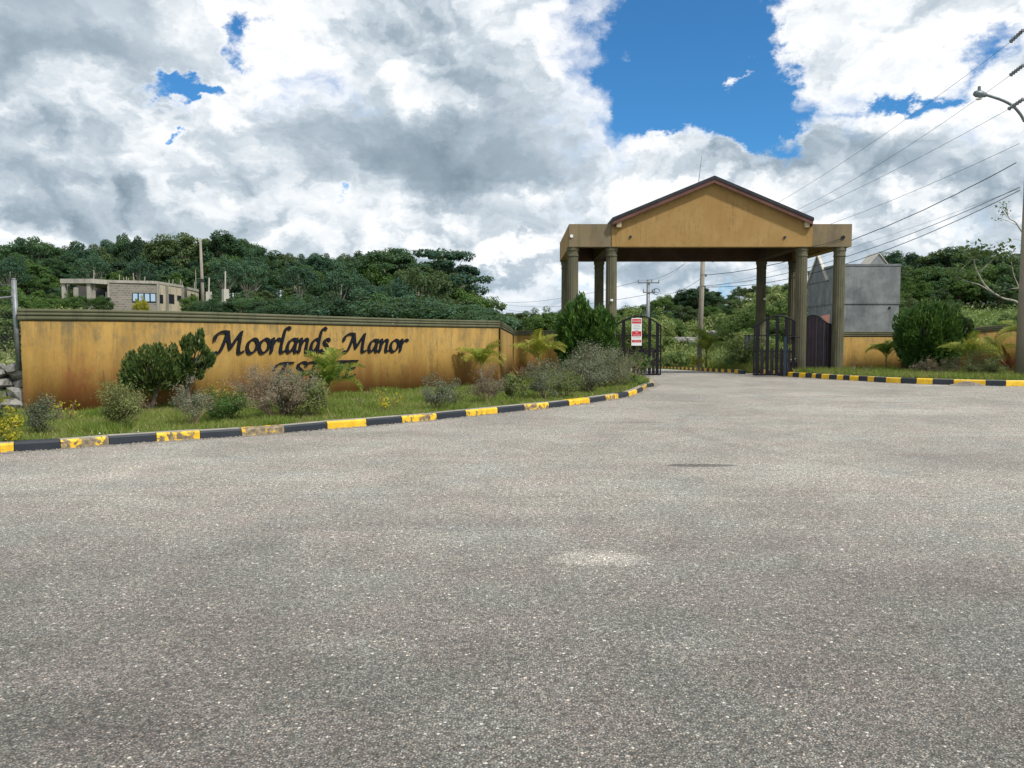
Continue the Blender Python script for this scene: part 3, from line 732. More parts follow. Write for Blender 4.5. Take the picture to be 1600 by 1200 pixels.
for px, py, m, r in ((893, 369, M_WHITE, .075), (1317, 371, M_DARK, .085), (985, 370, M_SHUT, .06), (1226, 371, M_SHUT, .06)):
    y = FY if px in (893, 1317) else FY-.03
    p = at(px, py, y); MB().tube([Vector((p.x-L0.x, y-.05-L0.y, p.z)), Vector((p.x-L0.x, y-.001-L0.y, p.z))], r, 10).build('light_fitting', m, can)
p0, p1 = at(1268, 385, FY-.06), at(1316, 372, FY-.06)
sag = [p0.lerp(p1, t)-L0 - Vector((0, 0, .05*math.sin(PI*t))) for t in np.linspace(0, 1, 8)]
MB().tube(sag, .012, 4).build('cable', M_WIRE, can)
# fluted column: shaft, capital and base share their meshes
HC = zb0 - .002
shaft = [(.262, .34, 1), (.255, HC*.5, 1), (.245, HC-.42, 1)]
sm = MB().lathe(shaft, 64, .055, 16).mesh('column')
cm = MB().lathe([(.25, HC-.42, 0), (.27, HC-.40, 0), (.27, HC-.36, 0), (.25, HC-.34, 0), (.255, HC-.2, 0), (.285, HC-.15, 0), (.285, HC, 0)], 24).mesh('capital', False)
pm = MB().box(-.34, .34, -.34, .34, 0, .16).lathe([(.325, .161, 0), (.33, .22, 0), (.30, .27, 0), (.285, .34, 0)], 24).mesh('base')
for k_i, (yy, dx) in enumerate(((35.0, 0.), (41.0, .12))):
    for cx in COLX:
        c = link('column', sm, can, M_COL); c.location = (cx+dx-L0.x, yy-L0.y, .002)
        zb_off = 0.
        link('capital', cm, c, M_COL); link('column_base', pm, c, M_COL)
        if yy > 40: cap = None
for c in [o for o in can.children if o.name.startswith('column')]:
    pass

# ================================================================== GATES
def arch_z(pts, x):
    for (x0, z0), (x1, z1) in zip(pts, pts[1:]):
        if x0 <= x <= x1: return z0 + (z1-z0)*(x-x0)/(x1-x0)
    return pts[-1][1] if x > pts[-1][0] else pts[0][1]
def picket_leaf(name, loc, rz, w, arc, rail1, rail2, tall, short, label, mirror=False):
    g = empty(name, loc, rz, label, 'gate')
    cr = [(p.x, p.z) for p in catmull([Vector((x, 0, z)) for x, z in arc], 5)]
    f = MB()
    f.box(0, .05, -.03, .03, .03, arch_z(cr, 0)); f.box(w-.05, w, -.03, .03, .03, arch_z(cr, w))
    f.box(.052, w-.052, -.028, .028, .03, .10); f.box(.052, w-.052, -.028, .028, rail1-.025, rail1+.025); f.box(.052, w-.052, -.024, .024, rail2-.02, rail2+.02)
    f.tube([Vector((x, 0, z)) for x, z in cr], .04, 6)
    f.build('frame', M_GATE, g)
    for cx, bw in tall:
        z1, z2 = arch_z(cr, cx-bw/2)-.03, arch_z(cr, cx+bw/2)-.03
        MB().poly_prism([(cx-bw/2, .06), (cx+bw/2, .06), (cx+bw/2, z2), (cx-bw/2, z1)], -.055, -.031).build('board', M_GATE, g)
    for cx, bw in short:
        z = rail1+.06
        MB().poly_prism([(cx-bw/2, .06), (cx+bw/2, .06), (cx+bw/2, z), (cx, z+.12), (cx-bw/2, z)], -.055, -.031).build('board', M_GBOARD, g)
    return g
s_ = 34.3/FPX
gl = picket_leaf('gate', (at(962, 588, 34.3).x, 34.3, .02), math.radians(2), 2.03,
    [(0, 2.28), (.45, 2.52), (.95, 2.66), (1.35, 2.63), (1.75, 2.42), (2.03, 2.20)], 1.10, 1.80,
    [(.33, .14), (.80, .14), (1.12, .12), (1.50, .14), (1.85, .14)], [(.15, .11), (.57, .14), (.97, .11), (1.31, .14), (1.68, .13)],
    'dark arched picket gate leaf on the left, carrying the danger sign')
# bolt and drop bar at the foot of the left leaf
MB().tube([(1.30, -.07, .0), (1.33, -.07, .35)], .018, 6).tube([(1.12, -.09, -.02), (1.36, -.07, .10)], .02, 6).build('drop_bolt', M_WIREG, gl)
gr = picket_leaf('gate', (at(1176.5, 588, 34.2).x, 34.2, .02), math.radians(-1.5), 1.82,
    [(0, 2.20), (.28, 2.36), (.62, 2.56), (1.02, 2.68), (1.42, 2.62), (1.68, 2.50), (1.82, 2.42)], 1.10, 1.80,
    [(.16, .15), (.60, .14), (1.02, .14), (1.42, .14), (1.72, .10)], [(.38, .14), (.81, .14), (1.22, .14), (1.57, .12)],
    'dark arched picket gate leaf on the right, hung beside the fluted column')
MB().box(1.30, 1.42, -.12, -.06, .02, 1.75).build('lock_post', M_SHUT, gr)
MB().tube([(1.55, -.10, 1.72), (2.0, -.10, 1.74)], .03, 6).tube([(1.55, -.10, 1.66), (1.75, -.10, 1.80)], .05, 6).build('latch', M_GATE, gr)
# solid pedestrian leaf
px0, px1, PY = 1256.5, 1300, 35.15
pw = at(px1, 532, PY).x - at(px0, 532, PY).x
pg = empty('side_gate', (at(px0, 532, PY).x, PY, .16), 0, 'purple-brown solid boarded side gate between the two right columns', 'gate')
arcp = [(0, 2.42), (.12, 2.52), (.36, 2.60), (.60, 2.54), (.80, 2.38), (1.0, 2.24), (pw, 2.14)]
crp = [(p.x, p.z) for p in catmull([Vector((x, 0, z)) for x, z in arcp], 4)]
MB().tube([Vector((x, 0, z)) for x, z in crp], .035, 6).box(0, .05, -.03, .03, .05, 2.4).box(pw-.05, pw, -.03, .03, .05, 2.12).box(.052, pw-.052, -.028, .028, .05, .12).build('frame', M_GATE, pg)
nb = 7; bw = (pw-.1)/nb
for i in range(nb):
    x0 = .05+i*bw+.008; x1 = .05+(i+1)*bw-.008 - (.012 if i in (2, 4) else 0)
    MB().poly_prism([(x0, .07), (x1, .07), (x1, arch_z(crp, x1)-.02), (x0, arch_z(crp, x0)-.02)], -.055, -.031).build('board', M_GBOARD, pg)
for z in (.35, 2.0): MB().box(pw+.002, pw+.14, -.04, .03, z, z+.09).build('hinge', M_GATE, pg)
# gate motor and lamp post beside the column
q = at(1238, 575, 34.55)
gm = empty('gate_motor', (q.x, 34.45, .13), 0, 'black gate motor box with a white post beside the right gate leaf', 'gate motor')
MB().box(-.16, .16, -.12, .12, .0, .52).build('housing', M_GATE, gm, bevel=.03)
MB().tube([(-.27, -.1, -.13), (-.27, -.1, .55)], .03, 6).build('post', M_WHITE, gm)
MB().tube([(-.22, -.1, .60), (.05, -.1, .66)], .03, 6).build('arm', M_WHITE, gm)
# danger sign
SY = 34.18
a, b = at(986.5, 540, SY), at(1003, 497, SY); sw, sh_ = b.x-a.x, b.z-a.z
ds = empty('danger_sign', (a.x, SY, a.z), 0, 'white and red danger notice hanging on the left gate leaf', 'sign')
MB().box(0, sw, 0, .012, 0, sh_).build('board', M_WHITE, ds)
def ftext(txt, x, z, size, mt, par, y=-.006, wd=None):
    cu = bpy.data.curves.new('t', 'FONT'); cu.body = txt; cu.size = size; cu.align_x = 'CENTER'; cu.align_y = 'CENTER'; cu.extrude = .001
    ob = bpy.data.objects.new('t', cu); C.objects.link(ob); dg = bpy.context.evaluated_depsgraph_get()
    me = bpy.data.meshes.new_from_object(ob.evaluated_get(dg)); bpy.data.objects.remove(ob); me.name = 'lettering'
    o = link('lettering', me, par); me.materials.clear(); me.materials.append(mt)
    sx = 1.
    if wd:
        xs_ = [v.co.x for v in me.vertices]; sx = wd/(max(xs_)-min(xs_))
    o.matrix_basis = Matrix(((sx, 0, 0, x), (0, 0, -1, y), (0, 1, 0, z), (0, 0, 0, 1))); return o
u = sh_/43.
def band(z0, z1, m=M_RED): MB().box(.025, sw-.025, -.004, -.0005, z0*u, z1*u).build('band', m, ds)
band(34.5, 41.5); band(14.5, 22.5); band(5, 9)
ftext('DANGER', sw/2, 38*u, .11, M_WHITE, ds, -.007, sw*.76)
for i, t in enumerate(('AUTOMATIC GATE', 'MAY MOVE AT ANY TIME', 'STAND CLEAR OF GATE', 'WARNING')): ftext(t, sw/2, (32-2.7*i)*u, .045, M_INK, ds, -.003, sw*(.7 if i else .6)*(.6 if i == 3 else 1))
ftext('NO', sw/2, 20*u, .07, M_WHITE, ds, -.007); ftext('TRESPASSING', sw/2, 16.5*u, .07, M_WHITE, ds, -.007, sw*.7)
ftext('KEEP OUT OF THIS AREA', sw/2, 12.2*u, .04, M_INK, ds, -.003, sw*.7); ftext('WARNING', sw/2, 7*u, .06, M_WHITE, ds, -.007, sw*.6)
# back of a road sign inside
q = at(1169, 548, 40)
sb = empty('sign_board', (q.x+.02, 40, terr(q.x, 40)), 0, 'pale back of a small sign on a thin post beyond the right gate leaf', 'sign')
zz0 = q.z - sb.location.z
MB().tube([(0, 0, -.1), (0, 0, zz0+.85)], .025, 6).build('post', M_GATE, sb)
for x0, x1 in ((-.19, -.03), (.03, .19)): MB().box(x0, x1, -.05, -.03, zz0, zz0+.78).build('panel', M_POLEG, sb)
MB().box(-.22, .22, -.029, -.02, zz0-.03, zz0+.81).build('frame', M_GATE, sb)
q0, q1, q2 = at(1282, 494, 38), at(1296.5, 491, 38), at(1295.5, 507, 38)
ts = empty('triangular_sign', (q1.x, 38, .1), 0, 'faded brown triangular sign poking up behind the boarded side gate', 'sign')
MB().poly_prism([(q0.x-q1.x, q0.z-.1), (q2.x-q1.x, q2.z-.1), (0, q1.z-.1)], -.012, .012).build('panel', plain('faded_red', (.34, .17, .13), .7), ts)
MB().tube([(-.12, .03, 0), (-.12, .03, q1.z-.25)], .025, 6).build('post', M_POLEG, ts)
# cameras on the columns
for px, py, Y, lab in ((955.5, 469, 34.66, 'white dome camera on the second column from the left'), (1195, 467, 40.66, 'white camera on the rear column left of the right gate')):
    p = at(px, py, Y); c = empty('security_camera', p, 0, lab, 'camera')
    MB().tube([(0, .06, .02), (0, -.02, .02)], .035, 8).build('mount', M_WHITE, c)
    MB().lathe([(.02, -.08, 0), (.07, -.05, 0), (.08, 0, 0), (.05, .04, 0)], 12).build('dome', M_WHITE, c, True); c.children[-1].location = (0, -.05, 0)
# gravel heap and loose stones
def pebbles(name, pts, size, m, label=None, cat=None, kind='stuff'):
    base = np.array([(1,0,0),(-1,0,0),(0,1,0),(0,-1,0),(0,0,.7),(0,0,-.7)], float)
    tri = np.array([(0,2,4),(2,1,4),(1,3,4),(3,0,4),(2,0,5),(1,2,5),(3,1,5),(0,3,5)])
    V = []; F = []
    for i, p in enumerate(pts):
        s = size*RNG.uniform(.4, 1.4); a = RNG.uniform(0, 6.28); R = np.array([[math.cos(a), -math.sin(a), 0], [math.sin(a), math.cos(a), 0], [0, 0, 1]])
        V.append((base*RNG.uniform(.6, 1.3, (6, 3))*s) @ R.T + np.array(p)); F.append(tri+6*i)
    o = link(name, np_mesh(name, np.concatenate(V), np.concatenate(F)), None, m); tag(o, label, cat, None, kind); return o
P = []
hp = on(1508, 602.2)
for i in range(1500):
    a, r = RNG.uniform(0, 6.28), math.sqrt(RNG.uniform(0, 1))
    hh = .17*(1-r)**.9
    P.append((hp.x + r*.62*math.cos(a), hp.y-.12 + r*.36*math.sin(a), hh*RNG.uniform(.4, 1)))
gp = pebbles('gravel_heap', P, .022, M_GRAVEL, 'small heap of gravel spilled against the right kerb', 'gravel')
P = []
for K, n in ((KERB_L, 2600), (KERB_R, 900)):
    for i in range(n):
        j = int(RNG.integers(0, len(K)-1)); t = RNG.uniform(0, 1); p = K[j].lerp(K[j+1], t); d = abs(RNG.normal(0, .09))
        tt = (K[j+1]-K[j]).normalized(); P.append((p.x + tt.y*d, p.y - tt.x*d, .006))
pebbles('loose_gravel', P, .015, M_GRAVEL)
P = []
for i in range(260):
    P.append((RNG.uniform(-4, 8), RNG.uniform(3.2, 16), .004))
pebbles('loose_gravel', P, .011, M_PALE)

# ================================================================== BUILDINGS
# unfinished concrete-block house on the left hill
M_BLOCK, k_, b_ = mat('concrete_blockwork')
P_ = k_.node('ShaderNodeNewGeometry').outputs['Position']; x_, y_, z_ = k_.sep(P_)
br_ = k_.node('ShaderNodeTexBrick'); k_.put(br_.inputs['Vector'], k_.comb(k_.m('ADD', x_, k_.m('MULTIPLY', y_, .9)), z_, 0.))
br_.inputs['Color1'].default_value = (.30, .27, .23, 1); br_.inputs['Color2'].default_value = (.19, .17, .15, 1); br_.inputs['Mortar'].default_value = (.38, .355, .31, 1)
br_.inputs['Scale'].default_value = 1.; br_.inputs['Brick Width'].default_value = .42; br_.inputs['Row Height'].default_value = .21; br_.inputs['Mortar Size'].default_value = .022
k_.put(b_.inputs['Base Color'], k_.mix(k_.m('MULTIPLY', k_.noise(P_, 1.2, 6., .7), .6), br_.outputs[0], (.16, .14, .115))); b_.inputs['Roughness'].default_value = .9
M_CREAM = concrete('patched_cream_render', (.46, .40, .29), (.54, .48, .36), (.22, .19, .145), .9, .8)
M_CONC = concrete('raw_concrete_frame', (.33, .31, .27), (.43, .405, .355), (.18, .165, .145), .7, .8)
HZ = 7.15
hp_ = lambda px, Y: Vector((at(px, 532, Y).x, Y, 0))
h0 = hp_(200, 74); gz = terr(h0.x, h0.y)-.6
house = empty('unfinished_house', (h0.x, h0.y, gz), 0, 'unfinished grey block house with steel rods on its flat roof, above the long wall', 'house')
HL = house.location.copy()
def hb(x0, x1, y0, y1, z0, z1): return MB().box(x0-HL.x, x1-HL.x, y0-HL.y, y1-HL.y, z0-HL.z, z1-HL.z)
def hplan(pts, z0, z1): return MB().plan_prism([(x-HL.x, y-HL.y) for x, y in pts], z0-HL.z, z1-HL.z)
A_ = hp_(171, 71.0); B_ = hp_(247, 72.5); C_ = hp_(288, 78.0); D_ = hp_(291, 78.4); E_ = hp_(312, 83.0); Z0 = gz
body = [(A_.x, A_.y), (B_.x, B_.y), (C_.x, C_.y), (C_.x-4.5, 84), (A_.x, 84)]
hplan(body, Z0, HZ-.25).build('wall', M_BLOCK, house)
hplan([(A_.x-.08, A_.y-.1), (B_.x+.05, B_.y-.12), (C_.x+.08, C_.y-.05), (C_.x-4.5, 84.2), (A_.x-.08, 84.2)], HZ-.248, HZ).build('roof_slab', M_CONC, house)
body2 = [(D_.x+.1, D_.y+.25), (E_.x, E_.y), (E_.x-5, 88), (D_.x-3, 84.3)]
hplan(body2, Z0, HZ-.35).build('wall', M_CREAM, house); hplan([(x+(.08 if i < 2 else 0), y-.08) for i, (x, y) in enumerate(body2)], HZ-.348, HZ-.1).build('roof_slab', M_CONC, house)
# rendered side face
dv = (C_-B_).normalized(); nv = Vector((dv.y, -dv.x, 0))
def on_face(p, q, u0, u1, z0, z1, d0, d1, name, m, par=house):
    t = (q-p).normalized(); n = Vector((t.y, -t.x, 0)); L = (q-p).length
    pts = [p+t*(u0*L)+n*d0, p+t*(u1*L)+n*d0, p+t*(u1*L)+n*d1, p+t*(u0*L)+n*d1]
    return MB().plan_prism([(v.x-HL.x, v.y-HL.y) for v in pts], z0-HL.z, z1-HL.z).build(name, m, par)
on_face(B_, C_, 0.0, 1., Z0, HZ-.3, .003, .03, 'render_coat', M_CREAM)
on_face(B_, C_, -.01, .06, Z0, HZ-.26, .032, .09, 'pier', M_CONC); on_face(B_, C_, .30, .40, Z0, HZ-.26, .032, .07, 'pier', M_BLOCK); on_face(B_, C_, .93, 1.0, Z0, HZ-.26, .032, .10, 'pier', M_BLOCK)
on_face(A_, B_, -.01, .03, Z0, HZ-.26, .003, .08, 'pier', M_CONC)
def window(p, q, u0, u1, z0, z1, panes, glass=M_GLASS):
    f = on_face(p, q, u0, u1, z0, z1, .005, .06, 'window', M_DARK)
    n = panes; w = (u1-u0)
    for i in range(n):
        a_ = u0 + w*(i/n) + w*.03; b__ = u0 + w*((i+1)/n) - w*.03
        t = (q-p).normalized(); nn = Vector((t.y, -t.x, 0)); L = (q-p).length
        pts = [p+t*(a_*L)+nn*.062, p+t*(b__*L)+nn*.062, p+t*(b__*L)+nn*.075, p+t*(a_*L)+nn*.075]
        MB().plan_prism([(v.x-HL.x, v.y-HL.y) for v in pts], z0+.08-HL.z, z1-.08-HL.z).build('pane', glass, f)
zw0, zw1 = z_at(472, 72), z_at(457.5, 72)
window(A_, B_, .49, .98, zw0, zw1, 4)
window(B_, C_, .03, .20, zw0-.05, zw1-.1, 1, M_DARK)
window(B_, C_, .42, .62, z_at(474, 75), z_at(459.5, 75), 1, M_DARK); window(B_, C_, .74, .90, z_at(469, 76), z_at(461, 76), 1, M_DARK)
window(Vector((D_.x+.1, D_.y+.25, 0)), E_, .30, .66, z_at(473, 80), z_at(459, 80), 1, M_DARK)
# porch
xa, xb = hp_(99, 69.6).x, hp_(171, 71).x
def slab(pts, z0, z1, nm, m): return MB().plan_prism([(x-HL.x, y-HL.y) for x, y in pts], z0-HL.z, z1-HL.z).build(nm, m, house)
slab([(xa, 69.4), (hp_(146, 69.4).x, 69.4), (A_.x+.1, A_.y-.4), (A_.x-.1, 76), (xa, 76)], HZ-.42, HZ-.02, 'porch_roof', M_CONC)
for px, Y in ((103, 69.7), (107.5, 71.2), (142, 69.7), (147.5, 70.1), (121, 75)):
    p = hp_(px, Y); hb(p.x-.16, p.x+.16, Y-.15, Y+.15, Z0, HZ-.423).build('porch_column', M_CONC, house)
hb(hp_(122, 76).x, A_.x-.12, 76.1, 76.4, Z0, HZ-.1).build('wall', plain('porch_shade_wall', (.09, .085, .08), .9), house)  # shade under the porch roof is painted in as dark grey
for px0_, px1_, m in ((153, 158, M_SHUT), (159, 164, M_SHUT), (166, 169.5, M_WHITE)):
    p, q = hp_(px0_, 75.9), hp_(px1_, 75.9); hb(p.x, q.x, 75.95, 76.07, Z0, z_at(456, 76)).build('door', m, house)
# starter bars and formwork stubs on the roof
for px, Y, h in ((146, 70, .85), (186, 72, .6), (194, 72.4, .35), (196.5, 72.4, .45), (199, 72.5, .3), (209, 72, .75), (225, 73, .5), (222, 78, .35), (264, 76, .45), (269, 76.4, .5), (281, 77.5, .6), (285, 77.9, .4), (304, 81, .6), (306, 81.6, 1.9)):
    p = hp_(px, Y); MB().tube([(p.x-HL.x, Y+.35-HL.y, HZ-.12-HL.z), (p.x-HL.x+random.uniform(-.1, .1), Y+.35-HL.y, HZ+h-HL.z)], .032, 5).build('steel_rod', M_CONC, house)
# concrete stubs beside the pole
for px, top, Y, r, lab in ((328, 456, 60, .17, 'short unfinished square concrete pillar just right of the leaning pole on the left'), (353.5, 452, 60, .20, 'unfinished concrete pillar with flared foot standing in front of the wood')):
    p = hp_(px, Y); z0 = terr(p.x, Y); zt = z_at(top, Y)
    o = empty('concrete_pillar', (p.x, Y, z0), 0, lab, 'pillar')
    m_ = MB().box(-r, r, -r, r, 0, zt-z0)
    if px > 340: m_ = MB().lathe([(.56, 0, 0), (.56, zt-z0-1.35, 0), (.30, zt-z0-.9, 0), (.27, zt-z0, 0)], 4)
    m_.build('shaft', M_PALE, o)
    MB().tube([(0, 0, zt-z0), (.05, 0, zt-z0+(1.1 if px < 340 else 1.4))], .05, 5).build('steel_rod', M_PALE, o)

# blue-grey concrete pump house behind the right columns
gx0, gx1, GY, GYB = at(1308, 532, 45).x, at(1403, 532, 45).x, 45.0, 49.6
zt = z_at(412.5, 45); zl = z_at(474, 45)
tank = empty('concrete_building', (gx0, GY, 0), 0, 'tall windowless blue-grey concrete building with small gables behind the right columns', 'building')
MB().box(0, gx1-gx0, 0, GYB-GY, -.3, zl-.03).build('wall', M_GREY, tank)
MB().box(-.04, gx1-gx0+.04, -.05, GYB-GY+.04, zl-.028, zl+.02).build('ledge', M_GREY, tank)
MB().box(-.03, gx1-gx0+.03, -.03, GYB-GY+.03, zl+.032, zt-.12).build('wall', M_GREY, tank)
MB().box(-.06, gx1-gx0+.06, -.06, GYB-GY+.06, zt-.118, zt).build('parapet', M_GREYD, tank)
gyc = 47.9-GY; zpk = z_at(400, 47.9); 
M90 = Matrix.Rotation(PI/2, 4, 'Z')
MB().poly_prism([(gyc-1.45, zt-.85), (gyc+1.45, zt-.85), (gyc, zpk)], .033, .0+.07, M90).build('gable', M_GREYD, tank)
MB().poly_prism([(gyc-1.50, zt-.88), (gyc, zpk-.02), (gyc+1.50, zt-.88), (gyc+1.60, zt-.80), (gyc, zpk+.14), (gyc-1.60, zt-.80)], -.015, .16, M90).build('gable_coping', M_PALE, tank)
cxg = at(1365, 532, 45.6).x-gx0; wg = .52; zp2 = z_at(397, 45.6)
MB().poly_prism([(cxg-wg, zt+.002), (cxg+wg, zt+.002), (cxg, zp2)], .25, 1.6).build('gable', M_GREY, tank)
MB().poly_prism([(cxg-wg-.06, zt+.004), (cxg, zp2+.06), (cxg+wg+.06, zt+.004), (cxg+wg+.02, zt+.003), (cxg, zp2+.001), (cxg-wg-.02, zt+.003)], .20, 1.65).build('gable_coping', M_PALE, tank)
MB().tube([(gx1-gx0-.55, -.04, z_at(481, 45)), (gx1-gx0-.55, .02, z_at(481, 45))], .07, 8).build('pipe_outlet', M_DARK, tank)

# ================================================================== POLES AND WIRES
def pole(px, Y, ztop, r0, r1, label, m=M_POLE, lean=(0, 0), z0=None):
    x = at(px, 532, Y).x; zb = terr(x, Y) if z0 is None else z0
    o = empty('utility_pole', (x, Y, zb), 0, label, 'utility pole')
    MB().tube([(0, 0, -.2), (lean[0], lean[1], ztop-zb)], [r0, r1], 14).build('shaft', m, o, True); return o
pr = pole(1605, 28.6, 15.6, .36, .21, 'large concrete utility pole with a street lamp at the right edge of the picture', z0=.12)
XR_ = pr.location.x
def rel(o, v): return v - o.location
# street lamp bolted to the big pole
la = empty('street_lamp', (XR_-.1, 28.4, z_at(190, 28.4)), 0, 'grey street lamp on a curved arm at the top right', 'street lamp')
lp = [at(px, py, 28.3) for px, py in ((1601, 190), (1594, 178), (1583, 166), (1567, 157), (1548, 150.5), (1541, 148.5))]
MB().tube([v-la.location for v in catmull(lp, 4)], .05, 8).build('arm', M_LAMP, la, True)
e0, e1 = at(1543, 149, 28.3)-la.location, at(1521, 145.5, 28.3)-la.location
hd = MB(); ax_ = [e0.lerp(e1, t) for t in (0, .15, .45, .75, .95, 1.)]; hd.tube(ax_, [.04, .08, .125, .125, .08, .02], 12); hd.build('lamp_head', M_LAMP, la, True)
pm_ = e0.lerp(e1, .6); MB().tube([pm_+Vector((0, 0, .12)), pm_+Vector((0, 0, .27))], [.06, .05], 8).build('photocell', M_LAMP, la)
MB().tube([pm_-Vector((0, 0, .17)), pm_-Vector((0, 0, .20))], [.11, .08], 10).build('lens', M_WHITE, la)
# insulators at the ends of the three high wires
INS = []
for (pa, pb) in (((1600, 46), (1578, 66)), ((1600, 101), (1578, 118)), ((1600, 154), (1575, 171))):
    a, b = at(*pa, 27.8), at(*pb, 28.2); INS.append(b)
    d = (b-a); m_ = MB(); m_.tube([a-d*.8, a, a+d*.02], .02, 6)
    pts = []; rd = []
    for i in range(13): pts.append(a+d*(i/12)); rd.append(.085 if i % 2 else .045)
    m_.tube(pts, rd, 10); o = m_.build('insulator', M_POLEG, None)
    o['category'] = 'insulator'; o['group'] = 'grey insulators on the high wires at the right edge'
    o['label'] = {46: 'topmost grey strain insulator at the right edge of the picture', 101: 'middle grey strain insulator, just above the street lamp', 154: 'lowest grey strain insulator, behind the lamp arm'}[pa[1]]
# brackets on the pole
for py, nm in ((222, 'bracket'), (247, 'bracket'), (293, 'bracket')):
    z = z_at(py, 28.6)-pr.location.z; MB().box(-.45, .1, -.4, -.3, z-.04, z+.04).build(nm, M_POLEG, pr)
z = z_at(252, 28.3)-pr.location.z
MB().tube([Vector((-.42+.16*math.cos(t), -.42, z+.20*math.sin(t))) for t in np.linspace(0, 11, 26)], .012, 4).build('cable_coil', M_WIRE, pr)
p2 = pole(1092.5, 46, z_at(376, 46), 0.165, .125, 'bare concrete utility pole standing in the wild verge seen through the canopy', lean=(.18, 0))
for i, (z, x1) in enumerate(((z_at(407, 46), .75), (z_at(430, 46), .35), (z_at(448, 46), .3))):
    MB().tube([(.12, 0, z-p2.location.z), (x1, 0, z-p2.location.z)], .03, 6).tube([(x1, 0, z-p2.location.z-.1), (x1, 0, z-p2.location.z+.06)], .05, 6).build('bracket', M_POLEG, p2)
p3 = pole(1012, 76, z_at(437, 76), .22, .16, 'distant pole with two crossarms standing behind the left gate leaf', M_POLEG)
for z, x0, x1 in ((z_at(442, 76), -1.05, 1.05), (z_at(457, 76), -.55, .65)):
    m_ = MB().box(x0, x1, -.22, -.16, z-.06-p3.location.z, z+.06-p3.location.z)
    for xx in (x0+.05, (x0+x1)/2+.3, x1-.05): m_.tube([(xx, -.2, z-p3.location.z), (xx, -.2, z+.3-p3.location.z)], .05, 5)
    m_.build('crossarm', M_POLEG, p3)
MB().tube([Vector((.75+.35*math.cos(t), -.25, z_at(456, 76)-p3.location.z+.3*math.sin(t))) for t in np.linspace(0, 5.2, 12)], .03, 4).build('cable_coil', M_WIRE, p3)
p4 = pole(319.5, 60, z_at(372, 60), .16, .085, 'tall thin concrete pole rising between the unfinished house and the wood', lean=(-.15, 0))
MB().tube([(-.08, 0, z_at(440, 60)-p4.location.z), (-.08, 0, z_at(436, 60)-p4.location.z)], .2, 8).build('band', M_WIRE, p4)
p5 = pole(770, 150, z_at(470, 150), .28, .22, 'tiny distant pole with crossarms above the low trees right of the wood', M_POLEG)
for zz_, w_ in ((472, .9), (476, 1.1), (481, .8)): MB().box(-w_, w_, -.1, .1, z_at(zz_, 150)-p5.location.z, z_at(zz_, 150)+.2-p5.location.z).build('crossarm', M_POLEG, p5)

WIRE_G = 'overhead cables from the right pole across the canopy'
def wire(a, b, sag, r, label, m=M_WIRE, n=28, twist=0.):
    a = Vector(a); b = Vector(b); pts = []
    for i in range(n+1):
        t = i/n; p = a.lerp(b, t); p.z -= sag*4*t*(1-t)
        if twist and 0 < i < n: p += Vector((0, 0, twist*random.uniform(-1, 1)))
        pts.append(p)
    m_ = MB().tube(pts, r, 4); o = m_.build('overhead_wire', m, None); tag(o, label, 'cable', WIRE_G); return o
q2 = p2.location; P2 = lambda py: Vector((at(1094, py, 46).x, 46, z_at(py, 46)))
# the three high wires: from their insulators to the far pole
wire(INS[0], P2(380), .55, .008, 'highest thin wire sloping down from the top right insulator', M_WIREG)
wire(INS[1], P2(388), .80, .008, 'second highest thin wire, ending at the middle insulator', M_WIREG)
wire(INS[2], P2(396), .42, .008, 'third thin wire down, passing behind the street lamp', M_WIREG)
wire(at(1593, 224, 28.4), P2(409), .5, .008, 'thin wire running just above the thick twisted cable', M_WIREG)
wire(at(1588, 254, 28.3), P2(430), .9, .017, 'thick dark twisted cable meeting the pole at the wire coil', M_WIRE, 40, .012)
wire(at(1594, 292, 28.3), P2(447), .75, .012, 'upper of the two lowest dark cables on the right pole')
wire(at(1594, 297, 28.3), P2(448), 1.0, .014, 'lowest dark cable on the right pole', M_WIRE)
wire(at(1594, 294, 28.3), P2(452), .3, .005, 'faint thin wire between the thick cable and the lowest pair', M_WIREG)
T3 = lambda dx, py: Vector((p3.location.x+dx, 75.8, z_at(py, 76)))
for s_y, dx, py, lab in ((380, 1., 438, 'right hand thin wire between the verge pole and the crossarm pole'), (388, .0, 438, 'middle thin wire between the verge pole and the crossarm pole'), (396, -1., 438, 'left hand thin wire between the verge pole and the crossarm pole'), (436, .6, 456, 'darker lower cable between the verge pole and the crossarm pole')):
    wire(P2(s_y), T3(dx, py), .5, .009 if py < 450 else .013, lab, M_WIREG if py < 450 else M_WIRE)
T5 = lambda dx, py: Vector((p5.location.x+dx, 150, z_at(py, 150)))
for dx, a_, b__, lab in ((-1., 440, 470, 'top faint line of the distant span over the low trees'), (1., 457, 474, 'middle faint line of the distant span over the low trees'), (.3, 476, 480, 'lowest line of the distant span over the low trees')):
    wire(T3(dx, a_), T5(dx, b__), 1.0, .02, lab, M_WIREG)

# ================================================================== DRY STONE WALL AND FENCE ON THE LEFT
def rock_mesh(seed, m=M_ROCK):
    r = random.Random(seed); import bmesh
    bm = bmesh.new(); bmesh.ops.create_icosphere(bm, subdivisions=1, radius=1.)
    ax3 = (1.0, r.uniform(.6, .85), r.uniform(.45, .75))
    for v in bm.verts:
        n = mnoise.noise(v.co*1.7 + Vector((seed*3.1, 0, 0))); v.co *= 1 + .55*n
        v.co = Vector((v.co.x*ax3[0], v.co.y*ax3[1], v.co.z*ax3[2])); v.co.x = max(-.85, min(.85, v.co.x)); v.co.z = max(-.5, min(.5, v.co.z))
    me = bpy.data.meshes.new('stone'); bm.to_mesh(me); bm.free(); me.materials.append(m); return me
ROCKS = [rock_mesh(i) for i in range(9)]
sw_ = empty('stone_wall', (-10.6, 16.0, 0.1), 0, 'rough dry stone wall of grey limestone left of the ochre wall', 'wall')
zc = .12
